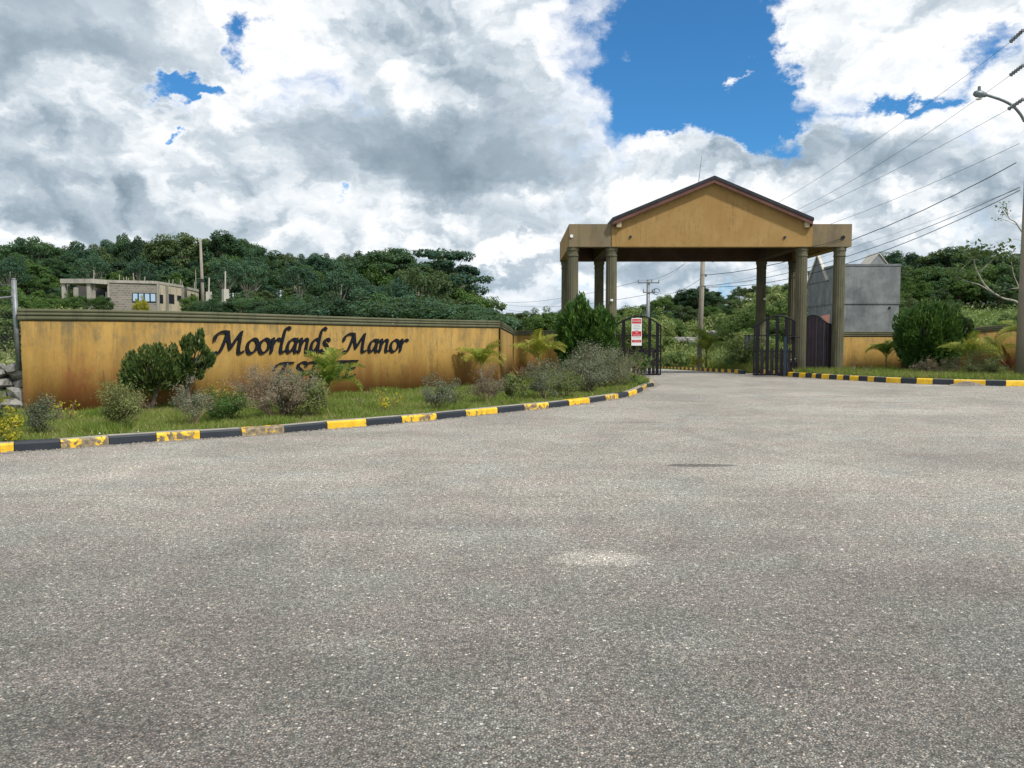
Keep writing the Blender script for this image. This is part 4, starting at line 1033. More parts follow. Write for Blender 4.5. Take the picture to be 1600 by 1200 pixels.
for row, hh in enumerate((.30, .27, .25, .22, .2)):
    x = -10.02 - random.uniform(0, .12)
    while x > -15.5:
        s = random.uniform(.16, .29); 
        o = link('stone', random.choice(ROCKS), sw_); o.location = (x - s - sw_.location.x, random.uniform(-.05, .05)+.05*row, zc + hh/2 - .1)
        o.rotation_euler = (random.uniform(-.3, .3), random.uniform(-.35, .35), random.uniform(-.5, .5)); o.scale = (s*1.12, s*1.25, hh*.98*random.uniform(.85, 1.15))
        x -= s*1.8
    zc += hh*.80
MB().box(-4.9, .52, .22, .6, 0, .85).build('core', M_ROCK, sw_)
fz0 = .95
fe = empty('chain_link_fence', (-10.15, 15.9, 0.), 0, 'galvanised chain link fence with barbed strands on top of the dry stone wall', 'fence')
fl = fe.location
def fr(v): return v - fl
tp, bt = at(21.5, 437, 15.9), at(30, 578, 15.9)
MB().tube([fr(bt), fr(tp)], .048, 10).tube([fr(tp), fr(tp)+Vector((0, 0, .03))], [.052, .03], 10).build('post', M_POLEG, fe, True)
tp2, bt2 = at(19, 455, 16.2), at(27, 570, 16.2)
MB().tube([fr(bt2), fr(tp2)], .024, 8).build('brace', M_POLEG, fe, True)
far = lambda py: at(-190, py, 16.3)
for py, r in ((445, .006), (454, .006)): MB().tube([fr(at(22, py, 15.9)), fr(far(py+3))], r, 4).build('barbed_wire', M_WIREG, fe)
MB().tube([fr(at(20, 464, 15.9)), fr(at(-60, 473, 16.1)), fr(far(470))], .028, 8).build('top_rail', M_POLEG, fe)
px5, pz5 = at(-190, 575, 16.3), at(-190, 440, 16.3)
MB().tube([fr(px5), fr(pz5)], .045, 8).build('post', M_POLEG, fe, True)
mesh_ = MB(); Lf = 2.55; z0_, z1_ = 1.05, 2.42
for i in range(-20, 40):
    for s_ in (1, -1):
        xs0 = -i*.085; 
        # diagonal run clipped to the panel
        pts = []
        for t in np.linspace(0, 1, 14):
            zz_ = z0_ + (z1_-z0_)*t; xx = xs0 + s_*(zz_-z0_)*.75
            if -Lf < xx < -.06: pts.append(Vector((xx, .12, zz_)))
        if len(pts) > 1: mesh_.tube([pts[0], pts[-1]], .0035, 3, False)
o = mesh_.build('wire_mesh', M_WIREG, fe); o['kind'] = 'stuff'

# ================================================================== VEGETATION
def unit(v):
    n = np.linalg.norm(v, axis=1, keepdims=True); return v/np.maximum(n, 1e-9)
def leaves(P, N, size, aspect=.5, jitter=.7, droop=0., rng=RNG):
    """rhombic leaves: P centres, N preferred facing"""
    n = len(P); Nn = unit(N + jitter*rng.normal(size=(n, 3)))
    T = np.cross(Nn, unit(rng.normal(size=(n, 3)))); T = unit(T); T[:, 2] -= droop; T = unit(T); B = np.cross(Nn, T)
    s = size*rng.uniform(.55, 1.3, (n, 1))
    V = np.stack([P - T*s*.5, P + B*s*.5*aspect, P + T*s*.5, P - B*s*.5*aspect], 1).reshape(-1, 3)
    F = np.arange(4*n).reshape(n, 4); return V, F
def merge(parts):
    Vs, Fs, o = [], [], 0
    for V, F in parts: Vs.append(V); Fs.append(F+o); o += len(V)
    return np.concatenate(Vs), np.concatenate(Fs)
def dome_dirs(n, rng, lo=-.35):
    d = unit(rng.normal(size=(n*3, 3))); d = d[d[:, 2] > lo][:n]; return d
def tree_meshes(seed, kind):
    """crown about 1 unit tall from z=.25 to 1, trunk to the ground"""
    rng = np.random.default_rng(seed)
    if kind == 'broad':   K, H0, RW, RH, cr, nl = 72, .62, .46, .34, .085, 210
    elif kind == 'layered': K, H0, RW, RH, cr, nl = 52, .66, .50, .30, .095, 210
    elif kind == 'oval':  K, H0, RW, RH, cr, nl = 66, .56, .38, .43, .085, 210
    elif kind == 'tall':  K, H0, RW, RH, cr, nl = 62, .60, .30, .40, .080, 200
    elif kind == 'sparse': K, H0, RW, RH, cr, nl = 40, .66, .44, .30, .080, 130
    else:                 K, H0, RW, RH, cr, nl = 74, .50, .50, .48, .100, 210        # bush-like, to the ground
    d = dome_dirs(K, rng, -.55 if kind != 'layered' else -.3)
    r = rng.uniform(.45, 1.0, (len(d), 1))**.6
    c = d*r*np.array([RW, RW, RH]) + np.array([0, 0, H0]); c += rng.normal(size=c.shape)*.035
    mid = np.array([0, 0, H0])
    for _ in range(2):          # no clump may hang alone
        dd_ = np.linalg.norm(c[:, None]-c[None], axis=2); lone = (dd_ < cr*1.7).sum(1) < 3
        if not lone.any(): break
        c[lone] = mid + (c[lone]-mid)*.85
    if kind == 'layered': c[:, 2] = np.round(c[:, 2]/.12)*.12 + rng.normal(size=len(c))*.015
    parts = []
    for cc in c:
        s = cr*rng.uniform(.65, 1.45); m = int(nl*rng.uniform(.7, 1.3))
        dd = unit(rng.normal(size=(m, 3))); rr = rng.uniform(.3, 1., (m, 1))**.5
        fl = .45 if kind == 'layered' else .75
        P = cc + dd*rr*s*np.array([1.15, 1.15, fl]); N = dd + np.array([0, 0, .8])
        parts.append(leaves(P, N, .034 if kind != 'sparse' else .032, .6, .7, rng=rng))
    V, F = merge(parts); crown = np_mesh('crown', V, F)
    tr = MB(); top = Vector((0, 0, H0+.05)); bend = Vector((rng.normal()*.03, rng.normal()*.03, 0))
    tr.tube(catmull([Vector((0, 0, -.05)), Vector((0, 0, .25))+bend, top], 3), [.020, .019, .018, .016, .014, .012, .009][:7], 7)
    for cc in c[::2]:
        z = rng.uniform(.28, .55); st = Vector((bend.x, bend.y, z)); e = Vector(cc)
        mid = st.lerp(e, .5) + Vector((0, 0, -.03)); tr.tube([st, mid, e], [.009, .006, .002], 4, False)
    return crown, tr.mesh('trunk', True)
KINDS = ['broad', 'layered', 'tall', 'sparse', 'broad', 'bushy', 'tall', 'bushy', 'layered', 'oval', 'oval']
TM = [tree_meshes(100+i, k) for i, k in enumerate(KINDS)]
def put_tree(name, loc, h, wscale, ti, m, label, group, cat='tree', bark=None, rz=None):
    r = empty(name, loc, rz if rz is not None else random.uniform(0, 6.28), label, cat, group)
    r.scale = (h*wscale, h*wscale, h)
    cme, tme = TM[ti]
    for nm, me, mm in (('crown', cme, m), ('trunk', tme, bark or M_TRUNK)):
        if not me.materials: me.materials.append(mm)
        o = bpy.data.objects.new(nm, me); C.objects.link(o); o.parent = r
        o.material_slots[0].link = 'OBJECT'; o.material_slots[0].material = mm
    return r
def sky_interp(tab, px):
    for (a, ya), (b, yb) in zip(tab, tab[1:]):
        if a <= px <= b: return ya + (yb-ya)*(px-a)/(b-a)
    return tab[0][1] if px < tab[0][0] else tab[-1][1]
SKY_L = [(-200, 378), (0, 374), (30, 376), (60, 374), (90, 374), (120, 380), (155, 372), (200, 382), (235, 374), (290, 366), (325, 374), (365, 368), (395, 380), (440, 388), (475, 386), (500, 392), (525, 388), (555, 398), (598, 386), (635, 400), (652, 412), (688, 396), (715, 420), (740, 460), (758, 478), (775, 492), (800, 486), (830, 482), (858, 484), (890, 484), (920, 490), (960, 486)]
MARKS = [(40, 'beside the leaning fence post'), (110, 'left of the house porch'), (170, 'over the house porch'), (250, 'over the long window of the house'), (312, 'over the house end'), (345, 'by the tall thin pole'),
         (400, 'over the first letters'), (455, 'over the middle of Moorlands'), (515, 'over the end of Moorlands'), (560, 'over the gap in the lettering'), (600, 'over the start of Manor'), (645, 'over the end of Manor'), (700, 'right of the lettering'), (762, 'at the right tip of the wood'), (800, 'at the corner of the long wall'), (880, 'left of the canopy'), (2000, 'behind the left columns')]
MARKS_R = [(1000, 'over the conifer'), (1045, 'by the crossarm pole'), (1090, 'left of the verge pole'), (1140, 'right of the verge pole'), (1195, 'left of the rear right column'), (1262, 'between the right columns'), (1300, 'behind the side gate'), (1425, 'beside the grey building'), (1470, 'over the big round juniper'), (1520, 'over the smaller juniper'), (1580, 'over the yellow palms'), (2000, 'behind the big right pole')]
def zone(px): return next(t for lim, t in (MARKS if px < 900 else MARKS_R) if px < lim)
TONE = {}
SHAPE = ['broad', 'layered', 'tall', 'open', 'full', 'bushy', 'upright', 'rounded', 'flat-topped', 'oval', 'egg-shaped']
USED = {}
def forest_tree(px, Y, top, ti, m, wscale=1., label=None, group=None, name='tree', row='in the wood'):
    x = at(px, 532, Y).x; g = terr(x, Y); zt = z_at(top, Y); h = max(2.2, zt-g)
    tone = {'dark_tree_leaves': 'dark', 'blue_green_tree_leaves': 'blue-green', 'olive_tree_leaves': 'olive', 'bright_tree_leaves': 'bright green'}.get(m.name, 'green')
    lab = label or ' '.join([tone, SHAPE[ti], name, row, zone(px)])
    if lab in USED:
        n_, px0_ = USED[lab]; USED[lab] = (n_+1, px0_)
        lab = ('right-hand ' if px > px0_ else 'left-hand ') + ('' if n_ == 1 else 'low ' if top > 470 else 'tall ') + lab
    else: USED[lab] = (1, px)
    return put_tree(name, (x, Y, g), h, wscale, ti, m, lab, group or 'trees of the wood behind the long wall')
ROWS = ['on the skyline', 'below the skyline', 'halfway down', 'at the foot of the wood']
rr_ = random.Random(5)
px = -300
while px < 748:              # back row: makes the skyline
    top = sky_interp(SKY_L, px) + rr_.uniform(-1, 10)
    Y = rr_.uniform(100, 118)
    forest_tree(px, Y, top, rr_.choice([0, 9, 2, 4, 10, 9, 6]), rr_.choice([M_TREES[0], M_TREES[1], M_TREES[0], M_TREES[2]]), rr_.uniform(.7, 1.0), row=ROWS[0])
    px += rr_.uniform(17, 27)
for row, (Ya, Yb, drop, step) in enumerate(((92, 99, 26, 30), (86, 92, 52, 32), (82, 86, 80, 34))):
    px = -290
    while px < (735, 742, 750)[row]:
        top = sky_interp(SKY_L, px) + drop + rr_.uniform(-8, 10); top = min(top, 478)
        Y = rr_.uniform(Ya, Yb)
        if not (row == 2 and 85 < px < 335 and Y < 90 and False):
            forest_tree(px, Y + (4 if 80 < px < 330 else 0), top, rr_.choice([0, 4, 9, 10, 9, 2, 6, 7]), rr_.choice([M_TREES[0], M_TREES[1], M_TREES[3], M_TREES[2], M_TREES[0]]), rr_.uniform(.9, 1.25), row=ROWS[row+1])
        px += rr_.uniform(step*.75, step*1.2)
px = 322
while px < 765:
    forest_tree(px, rr_.uniform(56, 72), rr_.uniform(458, 476) + (6 if px > 700 else 0), rr_.choice([5, 7]), rr_.choice([M_TREES[0], M_TREES[0], M_TREES[1]]), rr_.uniform(1.2, 1.6), None, None, 'bush', row='behind the wall')
    px += rr_.uniform(13, 20)
px = -20
while px < 340:
    forest_tree(px, rr_.uniform(86, 92), rr_.uniform(448, 462), rr_.choice([5, 7]), rr_.choice([M_TREES[0], M_TREES[2], M_TREES[1]]), rr_.uniform(1.2, 1.6), None, None, 'bush', row='low behind the house')
    px += rr_.uniform(16, 24)
# tall individuals on the skyline, each different
for px, Y, top, ti, m, ws, lab in (
    (42, 104, 368, 3, M_TREES[1], .9, 'thin spreading tree breaking the skyline above the fence post'),
    (66, 104, 366, 3, M_TREES[0], .75, 'small open-topped tree on the skyline left of the unfinished house'),
    (196, 103, 363, 6, M_TREES[0], .42, 'narrow dark spire-like tree on the skyline behind the house roof'),
    (213, 103, 368, 6, M_TREES[0], .5, 'dark round-headed tree next to the narrow one on the skyline'),
    (285, 99, 360, 0, M_TREES[2], .95, 'tall feathery-topped tree on the skyline left of the thin pole'),
    (352, 98, 364, 4, M_TREES[0], .9, 'very dark rounded tree on the skyline right of the thin pole'),
    (392, 99, 376, 0, M_TREES[0], .8, 'dark domed tree where the skyline first steps down'),
    (602, 96, 383, 1, M_TREES[0], 1.05, 'big spreading dark tree rising above the word Manor'),
    (692, 92, 393, 8, M_TREES[1], .95, 'dark leaning layered tree at the right end of the wood, against the sky'),
    (668, 88, 408, 3, M_TREES[2], .85, 'grey-leaved open tree left of the last dark layered tree'),
    (728, 90, 452, 5, M_TREES[3], 1.0, 'lower green tree at the foot of the last dark layered tree')):
    forest_tree(px, Y, top, ti, m, ws, lab, 'tall trees on the left skyline')
for px, Y, top, lab in ((222, 84, 398, 'slender pale trunk tree behind the house roof'), (353, 74, 396, 'bare pale-limbed tree growing behind the flared concrete pillar'), (388, 76, 404, 'pale forked tree over the first letters'), (468, 76, 404, 'pale trunk tree over the end of Moorlands'), (535, 74, 410, 'pale forked trunk tree over the start of Manor'), (560, 76, 424, 'thin pale trunk tree over the middle of Manor'),
                        (655, 76, 412, 'grey-leaved pale-limbed tree in the wood right of the lettering'), (620, 74, 428, 'short pale-limbed tree over the end of Manor'), (150, 84, 392, 'pale trunk tree behind the porch'), (20, 74, 396, 'pale trunk tree behind the fence post')):
    t = forest_tree(px, Y, top, 3, M_TREES[1] if px != 655 else M_TREES[2], .8, lab, 'pale trunked trees in the wood')
    t.children[1].material_slots[0].material = M_PALEBARK
px = 762
while px < 965:              # low far trees between the wood and the canopy
    forest_tree(px, rr_.uniform(112, 128), sky_interp(SKY_L, px)+rr_.uniform(-3, 6), rr_.choice([0, 4, 5, 7]), rr_.choice([M_TREES[2], M_TREES[1], M_TREES[3]]), rr_.uniform(1., 1.5), None, 'low distant trees left of the canopy', row='far off and low')
    px += rr_.uniform(13, 22)
SKY_M = [(940, 484), (985, 482), (1000, 476), (1028, 466), (1050, 462), (1070, 454), (1090, 450), (1115, 462), (1140, 458), (1165, 452), (1190, 446), (1230, 442), (1265, 440), (1300, 430), (1350, 420), (1400, 400)]
px = 955
while px < 1300:
    forest_tree(px, rr_.uniform(92, 104), sky_interp(SKY_M, px)+rr_.uniform(-3, 5), rr_.choice([0, 4, 5, 9, 10]), rr_.choice([M_TREES[0], M_TREES[2], M_TREES[3]]), rr_.uniform(.95, 1.3), None, 'hillside trees under the canopy', row='on the hilltop')
    px += rr_.uniform(14, 22)
px = 960
while px < 1300:
    forest_tree(px, rr_.uniform(84, 92), sky_interp(SKY_M, px)+rr_.uniform(16, 30), rr_.choice([5, 7, 0, 4]), rr_.choice([M_TREES[2], M_TREES[3], M_TREES[0]]), rr_.uniform(1.1, 1.5), None, 'hillside trees under the canopy', row='on the hillside')
    px += rr_.uniform(16, 26)
forest_tree(1089, 90, 446, 0, M_TREES[0], 1.3, 'dark domed tree on the hilltop just left of the verge pole', 'hillside trees under the canopy')
forest_tree(1155, 96, 446, 3, M_TREES[2], 1.0, 'pale open tree on the hilltop right of the verge pole', 'hillside trees under the canopy')
for px, Y, top in ((1160, 62, 488), (1195, 60, 470), (1222, 58, 462), (1240, 66, 450), (1140, 70, 492), (1206, 70, 452), (1178, 52, 512), (1215, 52, 500), (1170, 46, 535), (1190, 47, 530), (1046, 80, 492), (1120, 80, 490), (1022, 78, 486), (1000, 70, 486), (980, 64, 488)):
    forest_tree(px, Y, top, rr_.choice([5, 7]), rr_.choice([M_TREES[3], M_UNDER, M_UNDER]), rr_.uniform(.9, 1.3), None, 'bushes on the slope under the canopy', 'bush', row='under the canopy')
SKY_R = [(1395, 396), (1412, 390), (1440, 396), (1458, 392), (1480, 390), (1503, 380), (1525, 384), (1550, 392), (1562, 388), (1590, 392), (1640, 388), (1800, 384)]
px = 1385
while px < 1720:
    forest_tree(px, rr_.uniform(86, 96), sky_interp(SKY_R, px)+rr_.uniform(-2, 8), rr_.choice([0, 4, 9, 10]), rr_.choice([M_TREES[0], M_TREES[2], M_TREES[1]]), rr_.uniform(.8, 1.15), None, 'skyline trees right of the grey building', row='on the skyline')
    px += rr_.uniform(16, 26)
for drop, Ya in ((24, 82), (50, 78)):
    px = 1392
    while px < 1720:
        forest_tree(px, Ya + rr_.uniform(-2, 3), sky_interp(SKY_R, px)+drop+rr_.uniform(-6, 8), rr_.choice([5, 7, 9]), rr_.choice([M_TREES[0], M_TREES[2], M_TREES[3]]), rr_.uniform(1., 1.3), None, 'lower trees right of the grey building', row='halfway up' if drop < 30 else 'low down')
        px += rr_.uniform(20, 30)
px = 1385
while px < 1720:
    forest_tree(px, rr_.uniform(80, 86), rr_.uniform(448, 462), rr_.choice([5, 7]), rr_.choice([M_TREES[0], M_TREES[2]]), rr_.uniform(1.3, 1.6), None, 'lower trees right of the grey building', 'bush', row='above the open slope')
    px += rr_.uniform(18, 26)
forest_tree(1372, 60, 400, 6, M_TREES[0], .5, 'thin dark tree top peeping over the small gable of the grey building', 'skyline trees right of the grey building')
for px, Y, top in ((1412, 62, 462), (1400, 56, 480), (1578, 50, 494), (1600, 46, 488), (1480, 60, 480), (1455, 60, 466)):
    forest_tree(px, Y, top, rr_.choice([5, 7]), rr_.choice([M_TREES[3], M_TREES[2]]), 1.1, None, 'bushes behind the right wall', 'bush', row='behind the right wall')
for px, Y, top, ti, lab in ((122, 64, 461, 5, 'light green bush in front of the porch of the unfinished house'), (104, 65, 466, 7, 'small bush left of the porch of the unfinished house'), (160, 65, 474, 5, 'low bush under the dark doors of the unfinished house'), (222, 64, 470, 7, 'yellow-green bush under the long window of the house'), (300, 70, 478, 5, 'small bush below the right end of the house')):
    forest_tree(px, Y, top, ti, M_YELLEAF if px == 222 else M_TREES[3], .85 if px != 222 else .6, lab, 'bushes in front of the unfinished house', 'bush')
for px, Y, top in ((5, 40, 478), (20, 44, 470), (-15, 34, 480), (30, 52, 470), (-40, 40, 465), (60, 62, 468), (78, 64, 474), (8, 28, 505)):
    forest_tree(px, Y, top, rr_.choice([5, 7]), M_TREES[3] if px != 8 else M_UNDER, 1.3, None, 'bushes behind the chain link fence', 'bush', row='behind the fence')

# pale bent tree beside the right pole
def limb_tree(name, loc, limbs, leafpts, m_leaf, label, lsize=.12, bark=M_PALEBARK, nl=24, spread=.35):
    r = empty(name, loc, 0, label, 'tree'); l0 = r.location.copy(); t = MB()
    for pts, ra, rb in limbs:
        P = catmull([Vector(p)-l0 for p in pts], 6); n = len(P); t.tube(P, [ra + (rb-ra)*i/(n-1) for i in range(n)], 6)
    t.build('trunk', bark, r, True)
    Ps = np.array([tuple(Vector(p)-l0) for p in leafpts for _ in range(nl)]) + RNG.normal(size=(len(leafpts)*nl, 3))*spread*np.array([1, 1, .45])
    V, F = leaves(Ps, np.tile([0, -.3, 1.], (len(Ps), 1)), lsize, .6); link('crown', np_mesh('crown', V, F), r, m_leaf); return r
q = lambda px, py, Y=40: at(px, py, Y)
base = q(1612, 560, 40); base.z = .6
limb_tree('bent_tree', base, [
    ([base, q(1606, 500), q(1590, 473), q(1565, 465), (q(1540, 447)), q(1524, 418), q(1522, 402)], .075, .03),
    ([q(1560, 463), q(1530, 445), q(1512, 440), q(1495, 432)], .04, .015), ([q(1530, 425), q(1545, 412), q(1553, 404)], .035, .015), ([q(1523, 402), q(1508, 415), q(1498, 425)], .03, .012),
    ([q(1606, 500), q(1592, 450), q(1584, 430), q(1580, 408)], .035, .014), ([q(1592, 450), q(1574, 452)], .03, .012)],
    [q(a, b) for a, b in ((1522, 398), (1510, 392), (1535, 396), (1548, 400), (1500, 420), (1495, 430), (1556, 392), (1570, 385), (1515, 404), (1540, 388), (1580, 402), (1574, 450), (1528, 390), (1512, 438), (1503, 396))], M_TREES[2], 'bent pale-barked tree with sparse leaves left of the big right pole', .26, nl=30, spread=.42)
base = q(1612, 430, 32); base.z = .5
limb_tree('thin_tree', base, [([base, q(1606, 400, 32), q(1590, 352, 32), q(1576, 340, 32), q(1572, 318, 32)], .04, .012), ([q(1590, 352, 32), q(1576, 346, 32), q(1564, 342, 32)], .012, .006), ([q(1600, 376, 32), q(1584, 374, 32)], .012, .006), ([q(1574, 340, 32), q(1562, 322, 32)], .012, .006)],
    [q(a, b, 32) for a, b in ((1571, 318), (1566, 328), (1560, 322), (1573, 330), (1562, 343), (1569, 334))], M_TREES[3], 'thin twig with a few leaves sticking out left of the big right pole', .13, nl=10, spread=.12)

# rock ledge on the hillside
for (pa, pb, Y, h, lab) in ((1058, 1092, 74, .75, 'pale rock ledge on the slope left of the verge pole'), (1110, 1142, 70, 1.0, 'pale rock ledge on the slope right of the verge pole')):
    a, b = at(pa, 532, Y), at(pb, 532, Y); r = empty('rock_outcrop', ((a.x+b.x)/2, Y, terr((a.x+b.x)/2, Y)), 0, lab, 'rock'); 
    for i in range(9):
        o = link('rock', ROCKS[i % 9], r); o.location = ((b.x-a.x)*(i/8-.5), random.uniform(-.5, .5), random.uniform(.5, .9)+.3); o.scale = (random.uniform(.4, .8), .6, h*random.uniform(.5, .8)); o.rotation_euler = (0, random.uniform(-.2, .2), random.uniform(-.5, .5))

# low undergrowth
def scatter_cover(name, pts_fun, n, size, hmax, m, jitter=.8, aspect=.45):
    P = pts_fun(n); Z = np.array([terr(float(x), float(y)) for x, y in P])
    hm = np.array([max(0., .45+.9*mnoise.noise(Vector((float(x)*.35, float(y)*.35, 3.)))) for x, y in P])
    Pz = np.column_stack([P, Z + hmax*hm*RNG.uniform(0, 1, len(P))])
    V, F = leaves(Pz, np.tile([0, -.35, .8], (len(Pz), 1)), size, aspect, jitter)
    o = link(name, np_mesh(name, V, F), None, m); o['kind'] = 'stuff'; return o
def wedge(px0, px1, Ya, Yb):
    def f(n):
        out = []
        while len(out) < n:
            Y = Ya + (Yb-Ya)*RNG.uniform(0, 1, n)**1.2; px = RNG.uniform(px0, px1, n); X = (px-800)/FPX*Y
            ok = (X > 11.9+.03*(Y-38)) | (X < -10)
            out += list(np.column_stack([X, Y])[ok])
        return np.array(out[:n])
    return f
scatter_cover('undergrowth', wedge(955, 1250, 38.5, 62), 60000, .15, 1.9, M_UNDER)
scatter_cover('undergrowth', wedge(1000, 1260, 58, 95), 44000, .28, 1.8, M_UNDER)
scatter_cover('undergrowth', wedge(1300, 1680, 38, 78), 26000, .26, 1.4, M_UNDER)
scatter_cover('undergrowth', wedge(-330, 130, 18, 80), 60000, .20, 1.5, M_UNDER)
# tall grass by the inner kerb
def tuft_field(name, P, z, hmin, hmax, w, m, lean=.35):
    n = len(P); a = RNG.uniform(0, 2*PI, n); hgt = RNG.uniform(hmin, hmax, n); dx = np.cos(a)*w; dy = np.sin(a)*w
    lx = RNG.normal(size=n)*lean*hgt; ly = RNG.normal(size=n)*lean*hgt
    Z = z if np.ndim(z) else np.full(n, z)
    v0 = np.column_stack([P[:, 0]-dx, P[:, 1]-dy, Z]); v1 = np.column_stack([P[:, 0]+dx, P[:, 1]+dy, Z]); v2 = np.column_stack([P[:, 0]+lx, P[:, 1]+ly, Z+hgt])
    V = np.stack([v0, v1, v2], 1).reshape(-1, 3); F = np.arange(3*n).reshape(n, 3)
    o = link(name, np_mesh(name, V, F), None, m); o['kind'] = 'stuff'; return o
yy = RNG.uniform(37.5, 62, 16000); xx_ = 11.62+.028*(yy-36.6) + RNG.uniform(0, 1, 16000)**1.6*1.6
Pg = np.column_stack([xx_, yy]); Zg = np.array([terr(float(x), float(y)) for x, y in Pg])
tuft_field('tall_grass', Pg, Zg, .12, .55, .03, M_GRASS)
def in_poly(n, poly, box, dens=None):
    out = []; tot = 0
    A = [(float(x), float(y)) for x, y in poly]
    while tot < n:
        X = RNG.uniform(box[0], box[1], n*3); Y = RNG.uniform(box[2], box[3], n*3); ok = inside_np(X, Y, A)
        if dens is not None: ok &= RNG.uniform(0, 1, n*3) < dens(X, Y)
        out.append(np.column_stack([X, Y])[ok]); tot += ok.sum()
    return np.concatenate(out)[:n]
def patchy(X, Y): return np.clip(.55 + .45*np.sin(X*1.7+np.sin(Y*1.3)*1.5)*np.cos(Y*1.1+X*.6), .12, 1)
near = lambda X, Y: patchy(X, Y)*np.clip(16/np.maximum(Y, 1), .15, 1.4)/1.4
tuft_field('grass', in_poly(120000, bedL, (-12, 5.5, 7, 34), near), .128, .03, .10, .006, M_GRASS, .6)
tuft_field('grass', in_poly(30000, bedL, (-12, 5.5, 7, 34), lambda X, Y: np.clip((np.sin(X*2.1+Y)*np.cos(Y*1.9-X*.7)-.35)*1.6, 0, 1)), .128, .07, .20, .007, M_GRASS, .45)
tuft_field('grass', in_poly(60000, bedR, (12, 30, 24, 37)), .198, .05, .28, .012, M_GRASS, .4)

# ---- shrubs
def branchy(seed, H, W, stems, depth=3, r0=.012, upright=.6, nbr=3):
    """forking twigs; returns MB and twig points with directions"""
    rg = random.Random(seed); m = MB(); tips = []
    def grow(p, d, L, r, k):
        mid = p + d*L*.5 + Vector((rg.gauss(0, .04), rg.gauss(0, .04), 0))*L; e = p + d*L
        m.tube([p, mid, e], [r, r*.8, r*.6], 3, False)
        if k <= 1: tips.append((mid, d)); tips.append((e, d))
        elif k == 2 or (k == 3 and rg.random() < .6): tips.append((e, d))
        if k == 0: return
        for _ in range(nbr if k > 1 else nbr-1 or 1):
            nd = (d + Vector((rg.gauss(0, .42), rg.gauss(0, .42), rg.gauss(0, .25)))).normalized()
            if nd.z < -.1: nd.z = abs(nd.z)
            grow(e, nd, L*rg.uniform(.6, .85), r*.6, k-1)
    L0 = H/(1+.75+.55+.4)*1.05 if depth == 3 else H/(1+.75+.55)
    for i in range(stems):
        a = rg.uniform(0, 2*PI); s = rg.uniform(.1, 1.5)*W/(H*.9)
        d = Vector((math.cos(a)*s, math.sin(a)*s, upright)).normalized()
        grow(Vector((math.cos(a)*.06, math.sin(a)*.06, 0)), d, L0*rg.choice((.5, .65, .8, .95, 1.2)), r0, depth)
    return m, tips
def shrub(px, base, top, wpx, twig, leaf, nleaf, lsize, label, cat='shrub', name='shrub', stems=9, depth=3, Y=None, z=.128, seed=None, group=None, aspect=.45, upright=.8, spread=.05, r0=.011):
    p = on(px, base, z) if Y is None else Vector((at(px, 532, Y).x, Y, z)); Y = p.y
    H = (base-top)/FPX*Y; W = 1.08*wpx/FPX*Y/2; nleaf = int(nleaf*1.35)
    seed = seed or int(px*7+base); m, tips = branchy(seed, H, W, stems, depth, r0*max(.7, H), upright)
    # fit the spread to the size seen
    V = np.array([tuple(v) for v in m.v]); mx = np.percentile(np.hypot(V[:, 0], V[:, 1]), 96); hz = np.percentile(V[:, 2], 99)
    fx, fz = W/mx, H/hz
    m.v = [Vector((v.x*fx, v.y*fx, v.z*fz)) for v in m.v]
    root = empty(name, p, 0, label, cat, group)
    m.build('twigs', twig, root)['kind'] = 'stuff'
    T = np.array([(t.x*fx, t.y*fx, t.z*fz) for t, _ in tips]); idx = RNG.integers(0, len(T), nleaf)
    P = T[idx] + RNG.normal(size=(nleaf, 3))*spread*np.array([1., 1., .8])*.8; P[:, 2] = np.maximum(P[:, 2], .03)
    V, F = leaves(P, P*np.array([1, 1, .4])+np.array([0, -.2, .5]), lsize, aspect, .8)
    link('foliage', np_mesh('foliage', V, F), root, leaf); return root
def juniper(name, loc, H, W, n, m, label, seed, clumps=70, trunk=None, skew=(0, 0), zlo=.18, lsize=.075, open_=.0):
    rg = np.random.default_rng(seed); root = empty(name, loc, 0, label, 'shrub')
    d = dome_dirs(clumps, rg, -.8); r = rg.uniform(.5+.0, 1., (len(d), 1))**.5
    c = d*r*np.array([W/2*.86, W/2*.86, H*(1-zlo)/2*.88]) + np.array([0, 0, H*(zlo+(1-zlo)/2)])
    c[:, 0] += skew[0]*(c[:, 2]/H-.5)
    parts = []; per = n//len(c)
    for cc in c:
        s = W*.11*rg.uniform(.7, 1.5); dd = unit(rg.normal(size=(per, 3))); P = cc + dd*rg.uniform(.4, 1, (per, 1))*s*np.array([.8, .8, 1.25])
        out = unit(P - np.array([skew[0]*0, 0, H*.45])); N = np.cross(out, unit(rg.normal(size=(per, 3))))
        T = unit(out*.6 + np.array([0, 0, .7]) + rg.normal(size=(per, 3))*.35); B = unit(np.cross(T, N)); sz = lsize*rg.uniform(.6, 1.4, (per, 1))
        V = np.stack([P-T*sz*.6, P+B*sz*.20, P+T*sz*.7, P-B*sz*.20], 1).reshape(-1, 3); parts.append((V, np.arange(4*per).reshape(per, 4)))
    V, F = merge(parts); V[:, 2] = np.maximum(V[:, 2], .02); link('foliage', np_mesh('foliage', V, F), root, m)
    t = MB(); lean = Vector(trunk or (0, 0, 0))
    st = Vector((0, 0, -.02)); md = Vector((lean.x*.5, lean.y*.5, H*.25)); t.tube(catmull([st, md, Vector((lean.x, lean.y, H*.55))], 4), [.055, .05, .046, .042, .038, .034, .03, .024, .018], 7)
    for cc in c[::2]:
        t.tube([md, md.lerp(Vector(cc), .5)+Vector((0, 0, .03)), Vector(cc)], [.02, .012, .004], 4, False)
    t.build('trunk', M_TRUNK, root, True); return root

